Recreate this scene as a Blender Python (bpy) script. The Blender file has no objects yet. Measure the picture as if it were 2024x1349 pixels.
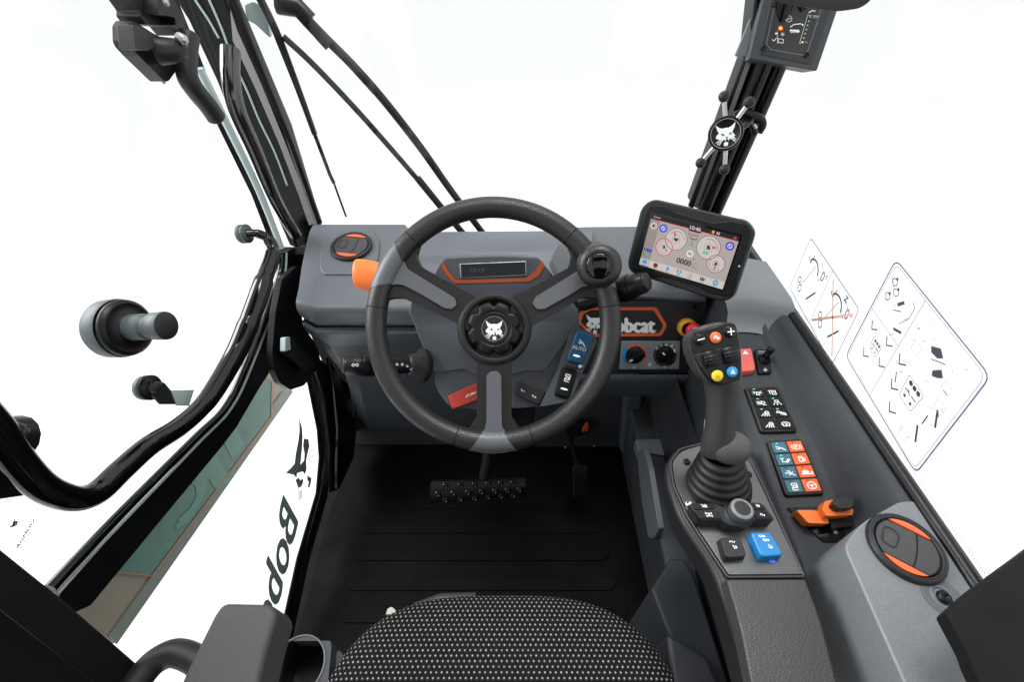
import bpy, math, random
from mathutils import Vector, Matrix
from math import sin, cos, pi, radians, sqrt, atan2
random.seed(5)
S = bpy.context.scene
# ------------------------------------------------------------------ camera, world, lamps, exposure
PITCH = radians(44.4); FOC = 893.0; CX, CY = 1012.0, 674.5
F = Vector((0, cos(PITCH), -sin(PITCH))); U = Vector((0, sin(PITCH), cos(PITCH))); R = Vector((1, 0, 0))
C0 = Vector((0, 0, 1.22))
cd = bpy.data.cameras.new('camera'); cam = bpy.data.objects.new('camera', cd); S.collection.objects.link(cam)
cam.location = C0; cam.rotation_euler = (pi / 2 - PITCH, 0, 0)
cd.sensor_width = 36; cd.lens = 36 * FOC / 2024; cd.clip_start = 0.02; cd.clip_end = 300
S.camera = cam
w = bpy.data.worlds.new('World'); S.world = w; w.use_nodes = True
bg = w.node_tree.nodes['Background']; bg.inputs[0].default_value = (0.995, 0.998, 1, 1); bg.inputs[1].default_value = 1.14
def area(name, loc, target, sx, sy, power, col=(1, 1, 1)):
    l = bpy.data.lights.new(name, 'AREA'); l.shape = 'RECTANGLE'; l.size = sx; l.size_y = sy; l.energy = power; l.color = col
    o = bpy.data.objects.new(name, l); S.collection.objects.link(o); o.location = loc
    o.rotation_euler = (Vector(target) - Vector(loc)).to_track_quat('-Z', 'Y').to_euler(); return o
area('studio_softbox', (0.15, 1.0, 2.9), (0.0, 0.5, 0.5), 1.1, 0.7, 48)
area('side_softbox', (-2.3, 0.9, 1.9), (0.0, 0.5, 0.6), 1.6, 1.2, 75)
area('rear_fill', (0.1, -0.2, 1.62), (0.0, 0.7, 0.55), 1.0, 0.7, 2.2)  # fill lamp added behind the camera to brighten driver-facing surfaces
S.view_settings.view_transform = 'Standard'; S.view_settings.look = 'None'
S.view_settings.exposure = 0; S.view_settings.gamma = 1; S.view_settings.use_curve_mapping = False
S.cycles.max_bounces = 8; S.cycles.transparent_max_bounces = 24
# ------------------------------------------------------------------ projection helpers: a traced pixel gets its own real distance
def ray(px, py): return F + R * ((px - CX) / FOC) + U * ((CY - py) / FOC)
class Plane:
    def __init__(s, o, n): s.o = Vector(o); s.n = Vector(n).normalized(); s.n = s.n if (C0 - s.o).dot(s.n) > 0 else -s.n
    def pt(s, px, py):
        d = ray(px, py); return C0 + d * ((s.o - C0).dot(s.n) / d.dot(s.n))
    def off(s, h): return Plane(s.o + s.n * h, s.n)
def PX(x): return Plane((x, 0, 0), (1, 0, 0))
def PY(y): return Plane((0, y, 0), (0, 1, 0))
def PZ(z): return Plane((0, 0, z), (0, 0, 1))
def P3(a, b, c): a, b, c = map(Vector, (a, b, c)); return Plane(a, (b - a).cross(c - a))
def D(px, py, t): return C0 + ray(px, py) * t
def PF(px, py, t, n=None): return Plane(D(px, py, t), n if n else -F)
def tlt(deg, yaw=0): e = radians(deg); y = radians(yaw); return Vector((cos(e) * sin(y), -cos(e) * cos(y), sin(e)))
class Q:
    """W x H sheet whose four corners are known: bl, br, tr, tl pixels on a plane (homography)"""
    def __init__(s, pl, bl, br, tr, tl, W=1, H=1):
        s.pl = pl; s.W = W; s.H = H; s.n = pl.n
        (x0, y0), (x1, y1), (x2, y2), (x3, y3) = bl, br, tr, tl
        dx1, dx2, sx = x1 - x2, x3 - x2, x0 - x1 + x2 - x3
        dy1, dy2, sy = y1 - y2, y3 - y2, y0 - y1 + y2 - y3
        den = dx1 * dy2 - dx2 * dy1
        g = (sx * dy2 - dx2 * sy) / den; h = (dx1 * sy - sx * dy1) / den
        s.k = (x1 - x0 + g * x1, x3 - x0 + h * x3, x0, y1 - y0 + g * y1, y3 - y0 + h * y3, y0, g, h)
    def px(s, x, y):
        x /= s.W; y /= s.H; a, b, c, d, e, f, g, h = s.k; w_ = g * x + h * y + 1
        return (a * x + b * y + c) / w_, (d * x + e * y + f) / w_
    def m(s, x, y, h=0): return s.pl.pt(*s.px(x, y)) + s.n * h
class A:
    """affine frame in space"""
    def __init__(s, o, u, v, n=None): s.o = Vector(o); s.u = Vector(u); s.v = Vector(v); s.n = (n or s.u.cross(s.v)).normalized()
    def m(s, x, y, h=0): return s.o + s.u * x + s.v * y + s.n * h
def frame(pl, px, py, up=None, rot=0):
    """square metre frame on a plane at a pixel"""
    n = pl.n; up = Vector(up) if up else Vector((0, 0.7, 0.71)); v = (up - n * up.dot(n)).normalized(); u = v.cross(n)
    c, s_ = cos(radians(rot)), sin(radians(rot)); return A(pl.pt(px, py), u * c + v * s_, v * c - u * s_, n)
def rp(pts, r=6, seg=5):
    out = []; n = len(pts)
    for i in range(n):
        p = pts[i]; rr = p[2] if len(p) > 2 else r
        p = Vector(p[:2]); a = Vector(pts[i - 1][:2]) - p; b = Vector(pts[(i + 1) % n][:2]) - p
        rr = min(rr, a.length * .48, b.length * .48)
        if rr <= 0: out.append((p.x, p.y)); continue
        a = p + a.normalized() * rr; b = p + b.normalized() * rr
        for k in range(seg + 1):
            t = k / seg; q = a * (1 - t) ** 2 + p * 2 * t * (1 - t) + b * t * t; out.append((q.x, q.y))
    return out
def spline(pts, n=8):
    P = [Vector(p) for p in pts]; out = []
    for i in range(len(P) - 1):
        a, b, c, d = P[max(i - 1, 0)], P[i], P[i + 1], P[min(i + 2, len(P) - 1)]
        for k in range(n):
            t = k / n; out.append(.5 * ((2 * b) + (c - a) * t + (2 * a - 5 * b + 4 * c - d) * t * t + (3 * b - a - 3 * c + d) * t ** 3))
    out.append(P[-1]); return out
# ------------------------------------------------------------------ materials
MATS = {}
def mat(name, col, rough=.5, metal=0, bump=None, coat=0, emit=0, spec=.5, vary=0):
    m = bpy.data.materials.new(name); m.use_nodes = True; nt = m.node_tree; b = nt.nodes['Principled BSDF']
    b.inputs['Base Color'].default_value = (*col, 1); b.inputs['Roughness'].default_value = rough; b.inputs['Metallic'].default_value = metal
    b.inputs['Coat Weight'].default_value = coat; b.inputs['Coat Roughness'].default_value = .05; b.inputs['Specular IOR Level'].default_value = spec
    if emit: b.inputs['Emission Color'].default_value = (*col, 1); b.inputs['Emission Strength'].default_value = emit
    if bump or vary:
        g = nt.nodes.new('ShaderNodeNewGeometry')
    if bump:
        sc, st, kind = bump
        t = nt.nodes.new('ShaderNodeTexVoronoi' if kind == 'v' else 'ShaderNodeTexNoise'); t.inputs['Scale'].default_value = sc
        nt.links.new(g.outputs['Position'], t.inputs['Vector'])
        bp = nt.nodes.new('ShaderNodeBump'); bp.inputs['Strength'].default_value = st; bp.inputs['Distance'].default_value = .0006
        nt.links.new(t.outputs[0], bp.inputs['Height']); nt.links.new(bp.outputs[0], b.inputs['Normal'])
    if vary:
        t2 = nt.nodes.new('ShaderNodeTexNoise'); t2.inputs['Scale'].default_value = 14; t2.inputs['Detail'].default_value = 6
        nt.links.new(g.outputs['Position'], t2.inputs['Vector'])
        mr = nt.nodes.new('ShaderNodeMapRange'); mr.inputs[1].default_value = .3; mr.inputs[2].default_value = .7
        mr.inputs[3].default_value = max(rough - vary, .02); mr.inputs[4].default_value = rough + vary
        nt.links.new(t2.outputs[0], mr.inputs[0]); nt.links.new(mr.outputs[0], b.inputs['Roughness'])
    if vary and max(col) > .012:
        t3 = nt.nodes.new('ShaderNodeTexNoise'); t3.inputs['Scale'].default_value = 750; t3.inputs['Detail'].default_value = 2; nt.links.new(g.outputs['Position'], t3.inputs['Vector'])
        t4 = nt.nodes.new('ShaderNodeTexNoise'); t4.inputs['Scale'].default_value = 9; t4.inputs['Detail'].default_value = 7; nt.links.new(g.outputs['Position'], t4.inputs['Vector'])
        ad = nt.nodes.new('ShaderNodeMath'); ad.operation = 'MULTIPLY_ADD'; ad.inputs[1].default_value = .35; nt.links.new(t4.outputs[0], ad.inputs[0]); nt.links.new(t3.outputs[0], ad.inputs[2])
        m2 = nt.nodes.new('ShaderNodeMapRange'); m2.inputs[1].default_value = .35; m2.inputs[2].default_value = 1.0; m2.inputs[3].default_value = .78; m2.inputs[4].default_value = 1.22; nt.links.new(ad.outputs[0], m2.inputs[0])
        vm = nt.nodes.new('ShaderNodeVectorMath'); vm.operation = 'SCALE'; vm.inputs[0].default_value = col; nt.links.new(m2.outputs[0], vm.inputs['Scale']); nt.links.new(vm.outputs[0], b.inputs['Base Color'])
    MATS[name] = m; return m
GREY = mat('grey_plastic', (.118, .13, .146), .42, bump=(650, .5, 'n'), vary=.06)
COWL = mat('shaded_cowl_plastic', (.07, .079, .094), .42, bump=(650, .4, 'n'), vary=.06)  # the grey plastic with its occlusion shade put into a darker colour
TROU = mat('shaded_trough_plastic', (.036, .04, .046), .55, bump=(650, .4, 'n'), vary=.06, spec=.3)  # shade inside the trough put into the colour as a darker grey
VENT = mat('vent_plastic', (.045, .046, .048), .42, bump=(700, .4, 'n'), vary=.06)
GREYL = mat('grey_light_plastic', (.18, .192, .205), .45, bump=(650, .4, 'n'), vary=.06)
GREYD = mat('dark_grey_plastic', (.04, .044, .051), .48, bump=(650, .5, 'n'), vary=.06)
CHAR = mat('charcoal_plastic', (.017, .018, .02), .42, bump=(700, .4, 'n'), vary=.08, spec=.35)
BLK = mat('black_plastic', (.006, .006, .007), .36, bump=(600, .3, 'n'), vary=.08, spec=.28)
MATTE = mat('matte_black', (.004, .004, .0045), .75, spec=.25, vary=.1)
POST = mat('post_black_paint', (.0025, .0025, .003), .2, spec=.3)
GLOSS = mat('black_gloss_paint', (.002, .002, .0025), .06, spec=.5)
SPK = mat('spoke_plastic', (.016, .0155, .0155), .48, bump=(700, .5, 'n'), vary=.05, spec=.3)
LEATH = mat('black_leather', (.016, .0152, .0148), .38, bump=(480, .6, 'v'), vary=.05, spec=.55)
LEATHG = mat('arm_leather', (.04, .039, .038), .48, bump=(520, .45, 'v'), vary=.06)
ARMF = mat('armrest_foam', (.045, .046, .049), .62, bump=(500, .9, 'n'), vary=.06)
GLEA = mat('grey_insert', (.1, .106, .117), .38, bump=(420, .6, 'v'), vary=.06)
RUB = mat('black_rubber', (.009, .009, .009), .48, vary=.08, spec=.5)
MATF = mat('floor_rubber', (.0035, .003, .003), .6, bump=(300, .6, 'n'), vary=.1, spec=.1)
ORG = mat('orange_plastic', (.9, .19, .03), .38)
ORGP = mat('orange_print', (.87, .14, .035), .5)
ORGD = mat('dark_orange', (.42, .07, .015), .4)
RED = mat('red_plastic', (.55, .045, .03), .4)
REDL = mat('coral_plastic', (.78, .12, .11), .4)
REDB = mat('red_button', (.75, .02, .03), .35)
YEL = mat('yellow_plastic', (.85, .58, .03), .4)
YEL2 = mat('amber_plastic', (.85, .42, .02), .4)
BLU = mat('blue_plastic', (.005, .105, .24), .35)
BLU2 = mat('bright_blue_plastic', (.01, .2, .5), .35)
TEAL = mat('teal_plastic', (.04, .15, .21), .45)
PNL = mat('panel_black', (.02, .021, .023), .38, vary=.06)
PLT = mat('plate_dark_metal', (.13, .13, .132), .33, .8, bump=(900, .3, 'n'), vary=.05)
ACP = mat('grey_panel', (.24, .265, .275), .45)
WHT = mat('white_print', (.92, .93, .94), .5)
LGY = mat('light_grey_print', (.42, .44, .46), .5)
SIL = mat('satin_metal', (.5, .5, .5), .3, .9)
CHR = mat('chrome', (.75, .77, .78), .12, 1)
BLUP = mat('blue_print', (.01, .3, .75), .5)
REDP = mat('red_print', (.8, .05, .03), .5)
GLED = mat('green_led', (.02, .9, .35), .5, emit=1.2)
WLED = mat('white_led', (.75, 1, .9), .5, emit=.9)
OLED = mat('orange_led', (1, .25, .04), .5, emit=3)
YLED = mat('yellow_led', (1, .85, .1), .5, emit=.8)
BLED = mat('blue_led', (.05, .1, 1), .5, emit=1.5)
DGLED = mat('dim_green_led', (.03, .09, .05), .5, emit=.4)
DECG = mat('decal_green_grey', (.27, .36, .33), .6)
DECK = mat('decal_dark', (.06, .06, .085), .6)
DECL = mat('decal_faint', (.5, .5, .55), .6)
DECR = mat('decal_salmon', (.95, .58, .47), .6)
DECP = mat('decal_purple', (.12, .11, .22), .6)
MINT = mat('mint_plastic', (.42, .53, .52), .4)
TRANSP = mat('pale_edge_and_highlight', (.5, .6, .6), .2)  # pale tone for window edges and for drawn highlight lines
# display colours give off light
def scr(n, c, e=1.0):
    m = mat(n, (0, 0, 0), .3, spec=.15); b = m.node_tree.nodes['Principled BSDF']
    b.inputs['Emission Color'].default_value = (*c, 1); b.inputs['Emission Strength'].default_value = e; return m
SC_BG = scr('screen_beige', (.43, .38, .35)); SC_SIDE = scr('screen_taupe', (.3, .265, .25)); SC_TAB = scr('screen_cream', (.6, .54, .51))
SC_DK = scr('screen_dark', (.018, .02, .025)); SC_WH = scr('screen_white', (.75, .7, .68)); SC_BL = scr('screen_blue', (.07, .07, .62))
SC_RD = scr('screen_red', (.6, .03, .03)); SC_GN = scr('screen_green', (.1, .5, .2)); SC_CY = scr('screen_cyan', (.04, .33, .6))
SC_OR = scr('screen_orange', (.8, .35, .03)); SC_GY = scr('screen_grey', (.2, .18, .18)); SC_GL = scr('screen_pale', (.55, .49, .46))
def glassmat(name, tint=(1, 1, 1), refl=.06):
    m = bpy.data.materials.new(name); m.use_nodes = True; nt = m.node_tree; nt.nodes.clear()
    o = nt.nodes.new('ShaderNodeOutputMaterial'); mx = nt.nodes.new('ShaderNodeMixShader'); t = nt.nodes.new('ShaderNodeBsdfTransparent')
    g = nt.nodes.new('ShaderNodeBsdfGlossy'); g.inputs['Roughness'].default_value = .02; t.inputs[0].default_value = (*tint, 1)
    mx.inputs[0].default_value = refl
    nt.links.new(t.outputs[0], mx.inputs[1]); nt.links.new(g.outputs[0], mx.inputs[2]); nt.links.new(mx.outputs[0], o.inputs[0]); return m
GLASS = glassmat('window_glass', (.985, .995, .995), .02)
DOME = glassmat('clear_dome', (.8, .82, .85), .12)
# seat fabric: woven white dots in a hexagonal grid
def fabric():
    m = mat('seat_fabric', (.01, .01, .01), .95, bump=(900, .7, 'n'), spec=.08); nt = m.node_tree; b = nt.nodes['Principled BSDF']
    uv = nt.nodes.new('ShaderNodeUVMap'); uv.uv_map = 'weave'
    def dots(off):
        a = nt.nodes.new('ShaderNodeVectorMath'); a.operation = 'ADD'; a.inputs[1].default_value = (off[0], off[1], 0); nt.links.new(uv.outputs[0], a.inputs[0])
        f = nt.nodes.new('ShaderNodeVectorMath'); f.operation = 'FRACTION'; nt.links.new(a.outputs[0], f.inputs[0])
        s_ = nt.nodes.new('ShaderNodeVectorMath'); s_.operation = 'SUBTRACT'; s_.inputs[1].default_value = (.5, .5, 0); nt.links.new(f.outputs[0], s_.inputs[0])
        k = nt.nodes.new('ShaderNodeVectorMath'); k.operation = 'MULTIPLY'; k.inputs[1].default_value = (1, 1.732, 0); nt.links.new(s_.outputs[0], k.inputs[0])
        l = nt.nodes.new('ShaderNodeVectorMath'); l.operation = 'LENGTH'; nt.links.new(k.outputs[0], l.inputs[0]); return l.outputs['Value']
    mn = nt.nodes.new('ShaderNodeMath'); mn.operation = 'MINIMUM'; nt.links.new(dots((0, 0)), mn.inputs[0]); nt.links.new(dots((.5, .5)), mn.inputs[1])
    rr = nt.nodes.new('ShaderNodeMapRange'); rr.inputs[1].default_value = .12; rr.inputs[2].default_value = .22; rr.inputs[3].default_value = 1; rr.inputs[4].default_value = 0
    nt.links.new(mn.outputs[0], rr.inputs[0])
    nz = nt.nodes.new('ShaderNodeTexNoise'); nz.inputs['Scale'].default_value = 1.3; nt.links.new(uv.outputs[0], nz.inputs['Vector'])
    mu = nt.nodes.new('ShaderNodeMath'); mu.operation = 'MULTIPLY'; nt.links.new(rr.outputs[0], mu.inputs[0]); nt.links.new(nz.outputs[0], mu.inputs[1])
    mu2 = nt.nodes.new('ShaderNodeMath'); mu2.operation = 'MULTIPLY'; mu2.inputs[1].default_value = 1.7; mu2.use_clamp = True; nt.links.new(mu.outputs[0], mu2.inputs[0])
    mx = nt.nodes.new('ShaderNodeMix'); mx.data_type = 'RGBA'; mx.inputs[6].default_value = (.012, .0115, .0115, 1); mx.inputs[7].default_value = (.36, .345, .325, 1)
    nt.links.new(mu2.outputs[0], mx.inputs[0]); nt.links.new(mx.outputs[2], b.inputs['Base Color']); return m
FAB = fabric()
def backmat():
    m = mat('studio_cloth', (.91, .908, .905), .9); nt = m.node_tree; b = nt.nodes['Principled BSDF']
    g = nt.nodes.new('ShaderNodeNewGeometry'); t = nt.nodes.new('ShaderNodeTexNoise'); t.inputs['Scale'].default_value = .9; t.inputs['Detail'].default_value = 3
    t.inputs['Distortion'].default_value = .8; nt.links.new(g.outputs['Position'], t.inputs['Vector'])
    bp = nt.nodes.new('ShaderNodeBump'); bp.inputs['Strength'].default_value = .5; bp.inputs['Distance'].default_value = .1
    nt.links.new(t.outputs[0], bp.inputs['Height']); nt.links.new(bp.outputs[0], b.inputs['Normal']); return m
CLOTH = backmat()
# ------------------------------------------------------------------ objects
WO = {}
def thing(name, loc, label, cat, group=None):
    o = bpy.data.objects.new(name, None); S.collection.objects.link(o); o.location = loc; o.empty_display_size = .02
    o['label'] = label; o['category'] = cat
    if group: o['group'] = group
    WO[o.name] = Vector(loc); return o
class MB:
    def __init__(s, m=None): s.v = []; s.f = []; s.mi = []; s.mats = []; s.sm = []; s.cur = m; s.uv = None
    def use(s, m): s.cur = m; return s
    def add(s, vs, fs, m=None, smooth=False):
        m = m or s.cur
        if m not in s.mats: s.mats.append(m)
        k = s.mats.index(m); b = len(s.v); s.v += [Vector(v) for v in vs]
        for f in fs: s.f.append([i + b for i in f]); s.mi.append(k); s.sm.append(smooth)
        return s
    def prism(s, pts, ext, m=None, taper=1, smooth=False):
        """pts: world points of the front face; ext: vector to the back face"""
        P = [Vector(p) for p in pts]; n = len(P); c = sum(P, Vector()) / n; ext = Vector(ext)
        B = [c + (p - c) * taper + ext for p in P]
        nrm = Vector()
        for i in range(n): nrm += (P[i] - c).cross(P[(i + 1) % n] - c)
        if nrm.dot(ext) > 0: P.reverse(); B.reverse()
        return s.add(P + B, [list(range(n)), [n + i for i in reversed(range(n))]] + [[(i + 1) % n, i, n + i, n + (i + 1) % n] for i in range(n)], m, smooth)
    def flat(s, pts, m=None): return s.add(pts, [list(range(len(pts)))], m)
    def grid(s, rows, m=None, smooth=True, closed=False):
        nr, nc = len(rows), len(rows[0]); v = [p for r in rows for p in r]; f = []
        for i in range(nr - 1):
            for j in range(nc if closed else nc - 1):
                k = (j + 1) % nc; f.append([i * nc + j, i * nc + k, (i + 1) * nc + k, (i + 1) * nc + j])
        return s.add(v, f, m, smooth)
    def tube(s, pts, r, m=None, seg=14, caps=True, flatn=None):
        P = [Vector(p) for p in pts]; n = len(P); rs = r if isinstance(r, (list, tuple)) else [r] * n
        rows = []; up = None
        for i in range(n):
            t = (P[min(i + 1, n - 1)] - P[max(i - 1, 0)]).normalized()
            if up is None: up = Vector((0, 0, 1)) if abs(t.z) < .9 else Vector((1, 0, 0))
            u = (up - t * up.dot(t)).normalized(); up = u; v = t.cross(u)
            rows.append([P[i] + (u * cos(2 * pi * k / seg) + v * sin(2 * pi * k / seg)) * rs[i] for k in range(seg)])
        s.grid(rows, m, True, True)
        if caps: s.add(rows[0], [list(range(seg))[::-1]], m); s.add(rows[-1], [list(range(seg))], m)
        return s
    def lathe(s, o, ax, prof, m=None, seg=40, fn=None):
        """prof: (radius, height); fn(angle, r, h) can reshape the radius"""
        ax = Vector(ax).normalized(); u = (Vector((1, 0, 0)) if abs(ax.x) < .8 else Vector((0, 0, 1))); u = (u - ax * u.dot(ax)).normalized(); v = ax.cross(u); o = Vector(o)
        rows = []
        for r, h in prof:
            row = []
            for k in range(seg):
                a = 2 * pi * k / seg; rr = fn(a, r, h) if fn else r
                row.append(o + ax * h + (u * cos(a) + v * sin(a)) * rr)
            rows.append(row)
        s.grid(rows, m, True, True); return s
    def box(s, c, d, m=None, rot=None):
        c = Vector(c); M = rot or Matrix.Identity(3)
        v = [c + M @ Vector((x * d[0] / 2, y * d[1] / 2, z * d[2] / 2)) for x in (-1, 1) for y in (-1, 1) for z in (-1, 1)]
        return s.add(v, [[0, 1, 3, 2], [4, 6, 7, 5], [0, 4, 5, 1], [2, 3, 7, 6], [0, 2, 6, 4], [1, 5, 7, 3]], m)
    # --- drawing on a sheet q
    def poly(s, q, pts, m=None, h=.0003): return s.flat([q.m(x, y, h) for x, y in pts], m)
    def rect(s, q, x0, y0, x1, y1, m=None, h=.0003): return s.poly(q, [(x0, y0), (x1, y0), (x1, y1), (x0, y1)], m, h)
    def line(s, q, pts, wd, m=None, h=.0003, closed=False):
        n = len(pts); seg = n if closed else n - 1
        for i in range(seg):
            a = Vector(pts[i]); b = Vector(pts[(i + 1) % n]); d = b - a
            if d.length < 1e-9: continue
            d.normalize(); p = Vector((-d.y, d.x)) * wd / 2; e = d * wd * .3
            hh = h + i * .00002; s.flat([q.m(*(a - e - p), hh), q.m(*(b + e - p), hh), q.m(*(b + e + p), hh), q.m(*(a - e + p), hh)], m)
        return s
    def disc(s, q, x, y, r, m=None, h=.0003, n=28, ry=None):
        return s.poly(q, [(x + r * cos(2 * pi * k / n), y + (ry or r) * sin(2 * pi * k / n)) for k in range(n)], m, h)
    def arc(s, q, x, y, r, wd, a0=0, a1=360, m=None, h=.0003, n=32):
        for k in range(n):
            t0 = radians(a0 + (a1 - a0) * k / n); t1 = radians(a0 + (a1 - a0) * (k + 1) / n); ri, ro = r - wd / 2, r + wd / 2
            s.flat([q.m(x + ri * cos(t0), y + ri * sin(t0), h), q.m(x + ro * cos(t0), y + ro * sin(t0), h),
                    q.m(x + ro * cos(t1), y + ro * sin(t1), h), q.m(x + ri * cos(t1), y + ri * sin(t1), h)], m)
        return s
    def text(s, q, txt, x, y, hgt, m=None, h=.0004, bold=0, wid=None, center=True, shear=0):
        vs, fs = glyphs(txt, 0); dl = bold * 1.3
        x0 = min(v[0] for v in vs); x1 = max(v[0] for v in vs); k = hgt / .73; kx = k if wid is None else wid / (x1 - x0)
        for j, (ox, oy) in enumerate(((0, 0), (dl, 0), (-dl, 0), (0, dl * .5), (0, -dl * .5)) if bold else ((0, 0),)):
            s.add([q.m(x + (v[0] + ox - ((x0 + x1) / 2 if center else x0)) * kx + v[1] * k * shear, y + (v[1] + oy) * k, h + j * .00006) for v in vs], fs, m)
        return s
    def build(s, name, parent=None, bevel=0, segs=2, label=None, harden=True):
        me = bpy.data.meshes.new(name); c = sum(s.v, Vector()) / len(s.v) if parent is None or True else Vector()
        me.from_pydata([v - c for v in s.v], [], s.f); 
        for m in s.mats: me.materials.append(m)
        me.polygons.foreach_set('material_index', s.mi); me.polygons.foreach_set('use_smooth', [x or bevel > 0 for x in s.sm])
        if s.uv:
            uvl = me.uv_layers.new(name='weave')
            for l in me.loops: uvl.data[l.index].uv = s.uv[l.vertex_index]
        me.update(); o = bpy.data.objects.new(name, me); S.collection.objects.link(o); WO[o.name] = c
        o.location = c - (WO[parent.name] if parent else Vector())
        if parent: o.parent = parent
        if label: o['label'] = label
        if bevel:
            b = o.modifiers.new('edge', 'BEVEL'); b.width = bevel; b.segments = segs; b.limit_method = 'ANGLE'; b.angle_limit = radians(28)
            b.harden_normals = harden
        return o
GC = {}
def glyphs(txt, bold):
    k = (txt, bold)
    if k not in GC:
        cu = bpy.data.curves.new('writing', 'FONT'); cu.body = txt; cu.offset = bold; cu.resolution_u = 3
        ob = bpy.data.objects.new('writing', cu); S.collection.objects.link(ob); bpy.context.view_layer.update()
        me = ob.evaluated_get(bpy.context.evaluated_depsgraph_get()).to_mesh()
        GC[k] = ([(v.co.x, v.co.y) for v in me.vertices], [list(p.vertices) for p in me.polygons])
        bpy.data.objects.remove(ob); bpy.data.curves.remove(cu)
    return GC[k]
def tagm(o, label, cat, group=None, kind=None):
    if label: o['label'] = label
    if cat: o['category'] = cat
    if group: o['group'] = group
    if kind: o['kind'] = kind
    return o
# traced plate: pixel outline on a plane, front face raised by h, extruded t behind
def plate(mb, pl, pts, t, m=None, h=0, r=0, taper=1):
    pts = rp(pts, r) if r or any(len(p) > 2 for p in pts) else pts
    return mb.prism([pl.pt(*p[:2]) + pl.n * h for p in pts], -pl.n * t, m, taper)
def torus(mb, c, n, Rr, r, a0, a1, m, seg=96, rs=20, up=(0, .7, .7), rfn=None, off=(0, 0)):
    n = Vector(n).normalized(); v = Vector(up); v = (v - n * v.dot(n)).normalized(); u = v.cross(n); rows = []
    for i in range(seg + 1):
        a = radians(a0 + (a1 - a0) * i / seg); d = u * cos(a) + v * sin(a); rr = rfn(i / seg) * r if rfn else r
        rows.append([Vector(c) + d * (Rr + off[0]) + n * off[1] + (d * cos(b) + n * sin(b)) * rr for b in [2 * pi * k / rs for k in range(rs)]])
    mb.grid(rows, m, True, True); return mb
# cat head emblem, unit box 0..1
CAT = [(.07, 1), (.14, .93), (.26, .84), (.36, .8), (.5, .815), (.64, .8), (.74, .84), (.86, .93), (.93, 1), (.9, .8), (.83, .66), (.8, .6), (.84, .52), (.93, .4), (.86, .38), (.92, .3), (.8, .33), (.72, .28), (.66, .3), (.63, .2), (.6, .3), (.52, .3), (.5, .18), (.46, .3), (.36, .27), (.24, .33), (.1, .38), (.07, .46), (.14, .57), (.22, .62), (.14, .75)]
def cathead(mb, q, x, y, s, fg, bgm, h=.0004):
    P = lambda pts: [(x + (a - .5) * s, y + (b - .5) * s) for a, b in pts]
    mb.poly(q, P(CAT), fg, h)
    mb.poly(q, P([(.3, .58), (.38, .57), (.47, .5), (.36, .48), (.33, .54)]), bgm, h * 2); mb.poly(q, P([(.8, .58), (.72, .57), (.64, .5), (.72, .48), (.76, .54)]), bgm, h * 2)
    mb.poly(q, P([(.5, .4), (.62, .4), (.57, .35), (.57, .2), (.545, .2), (.545, .35)]), bgm, h * 2)
    mb.poly(q, P([(.42, .13), (.48, .18), (.58, .17), (.62, .13), (.6, 0), (.44, 0)]), fg, h)
    for a, b in (((.28, .33), (.08, .2)), ((.32, .3), (.14, .12)), ((.36, .27), (.22, .08)), ((.8, .33), (.96, .22)), ((.76, .3), (.92, .14))):
        mb.line(q, P([a, b]), s * .035, fg, h)
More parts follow.
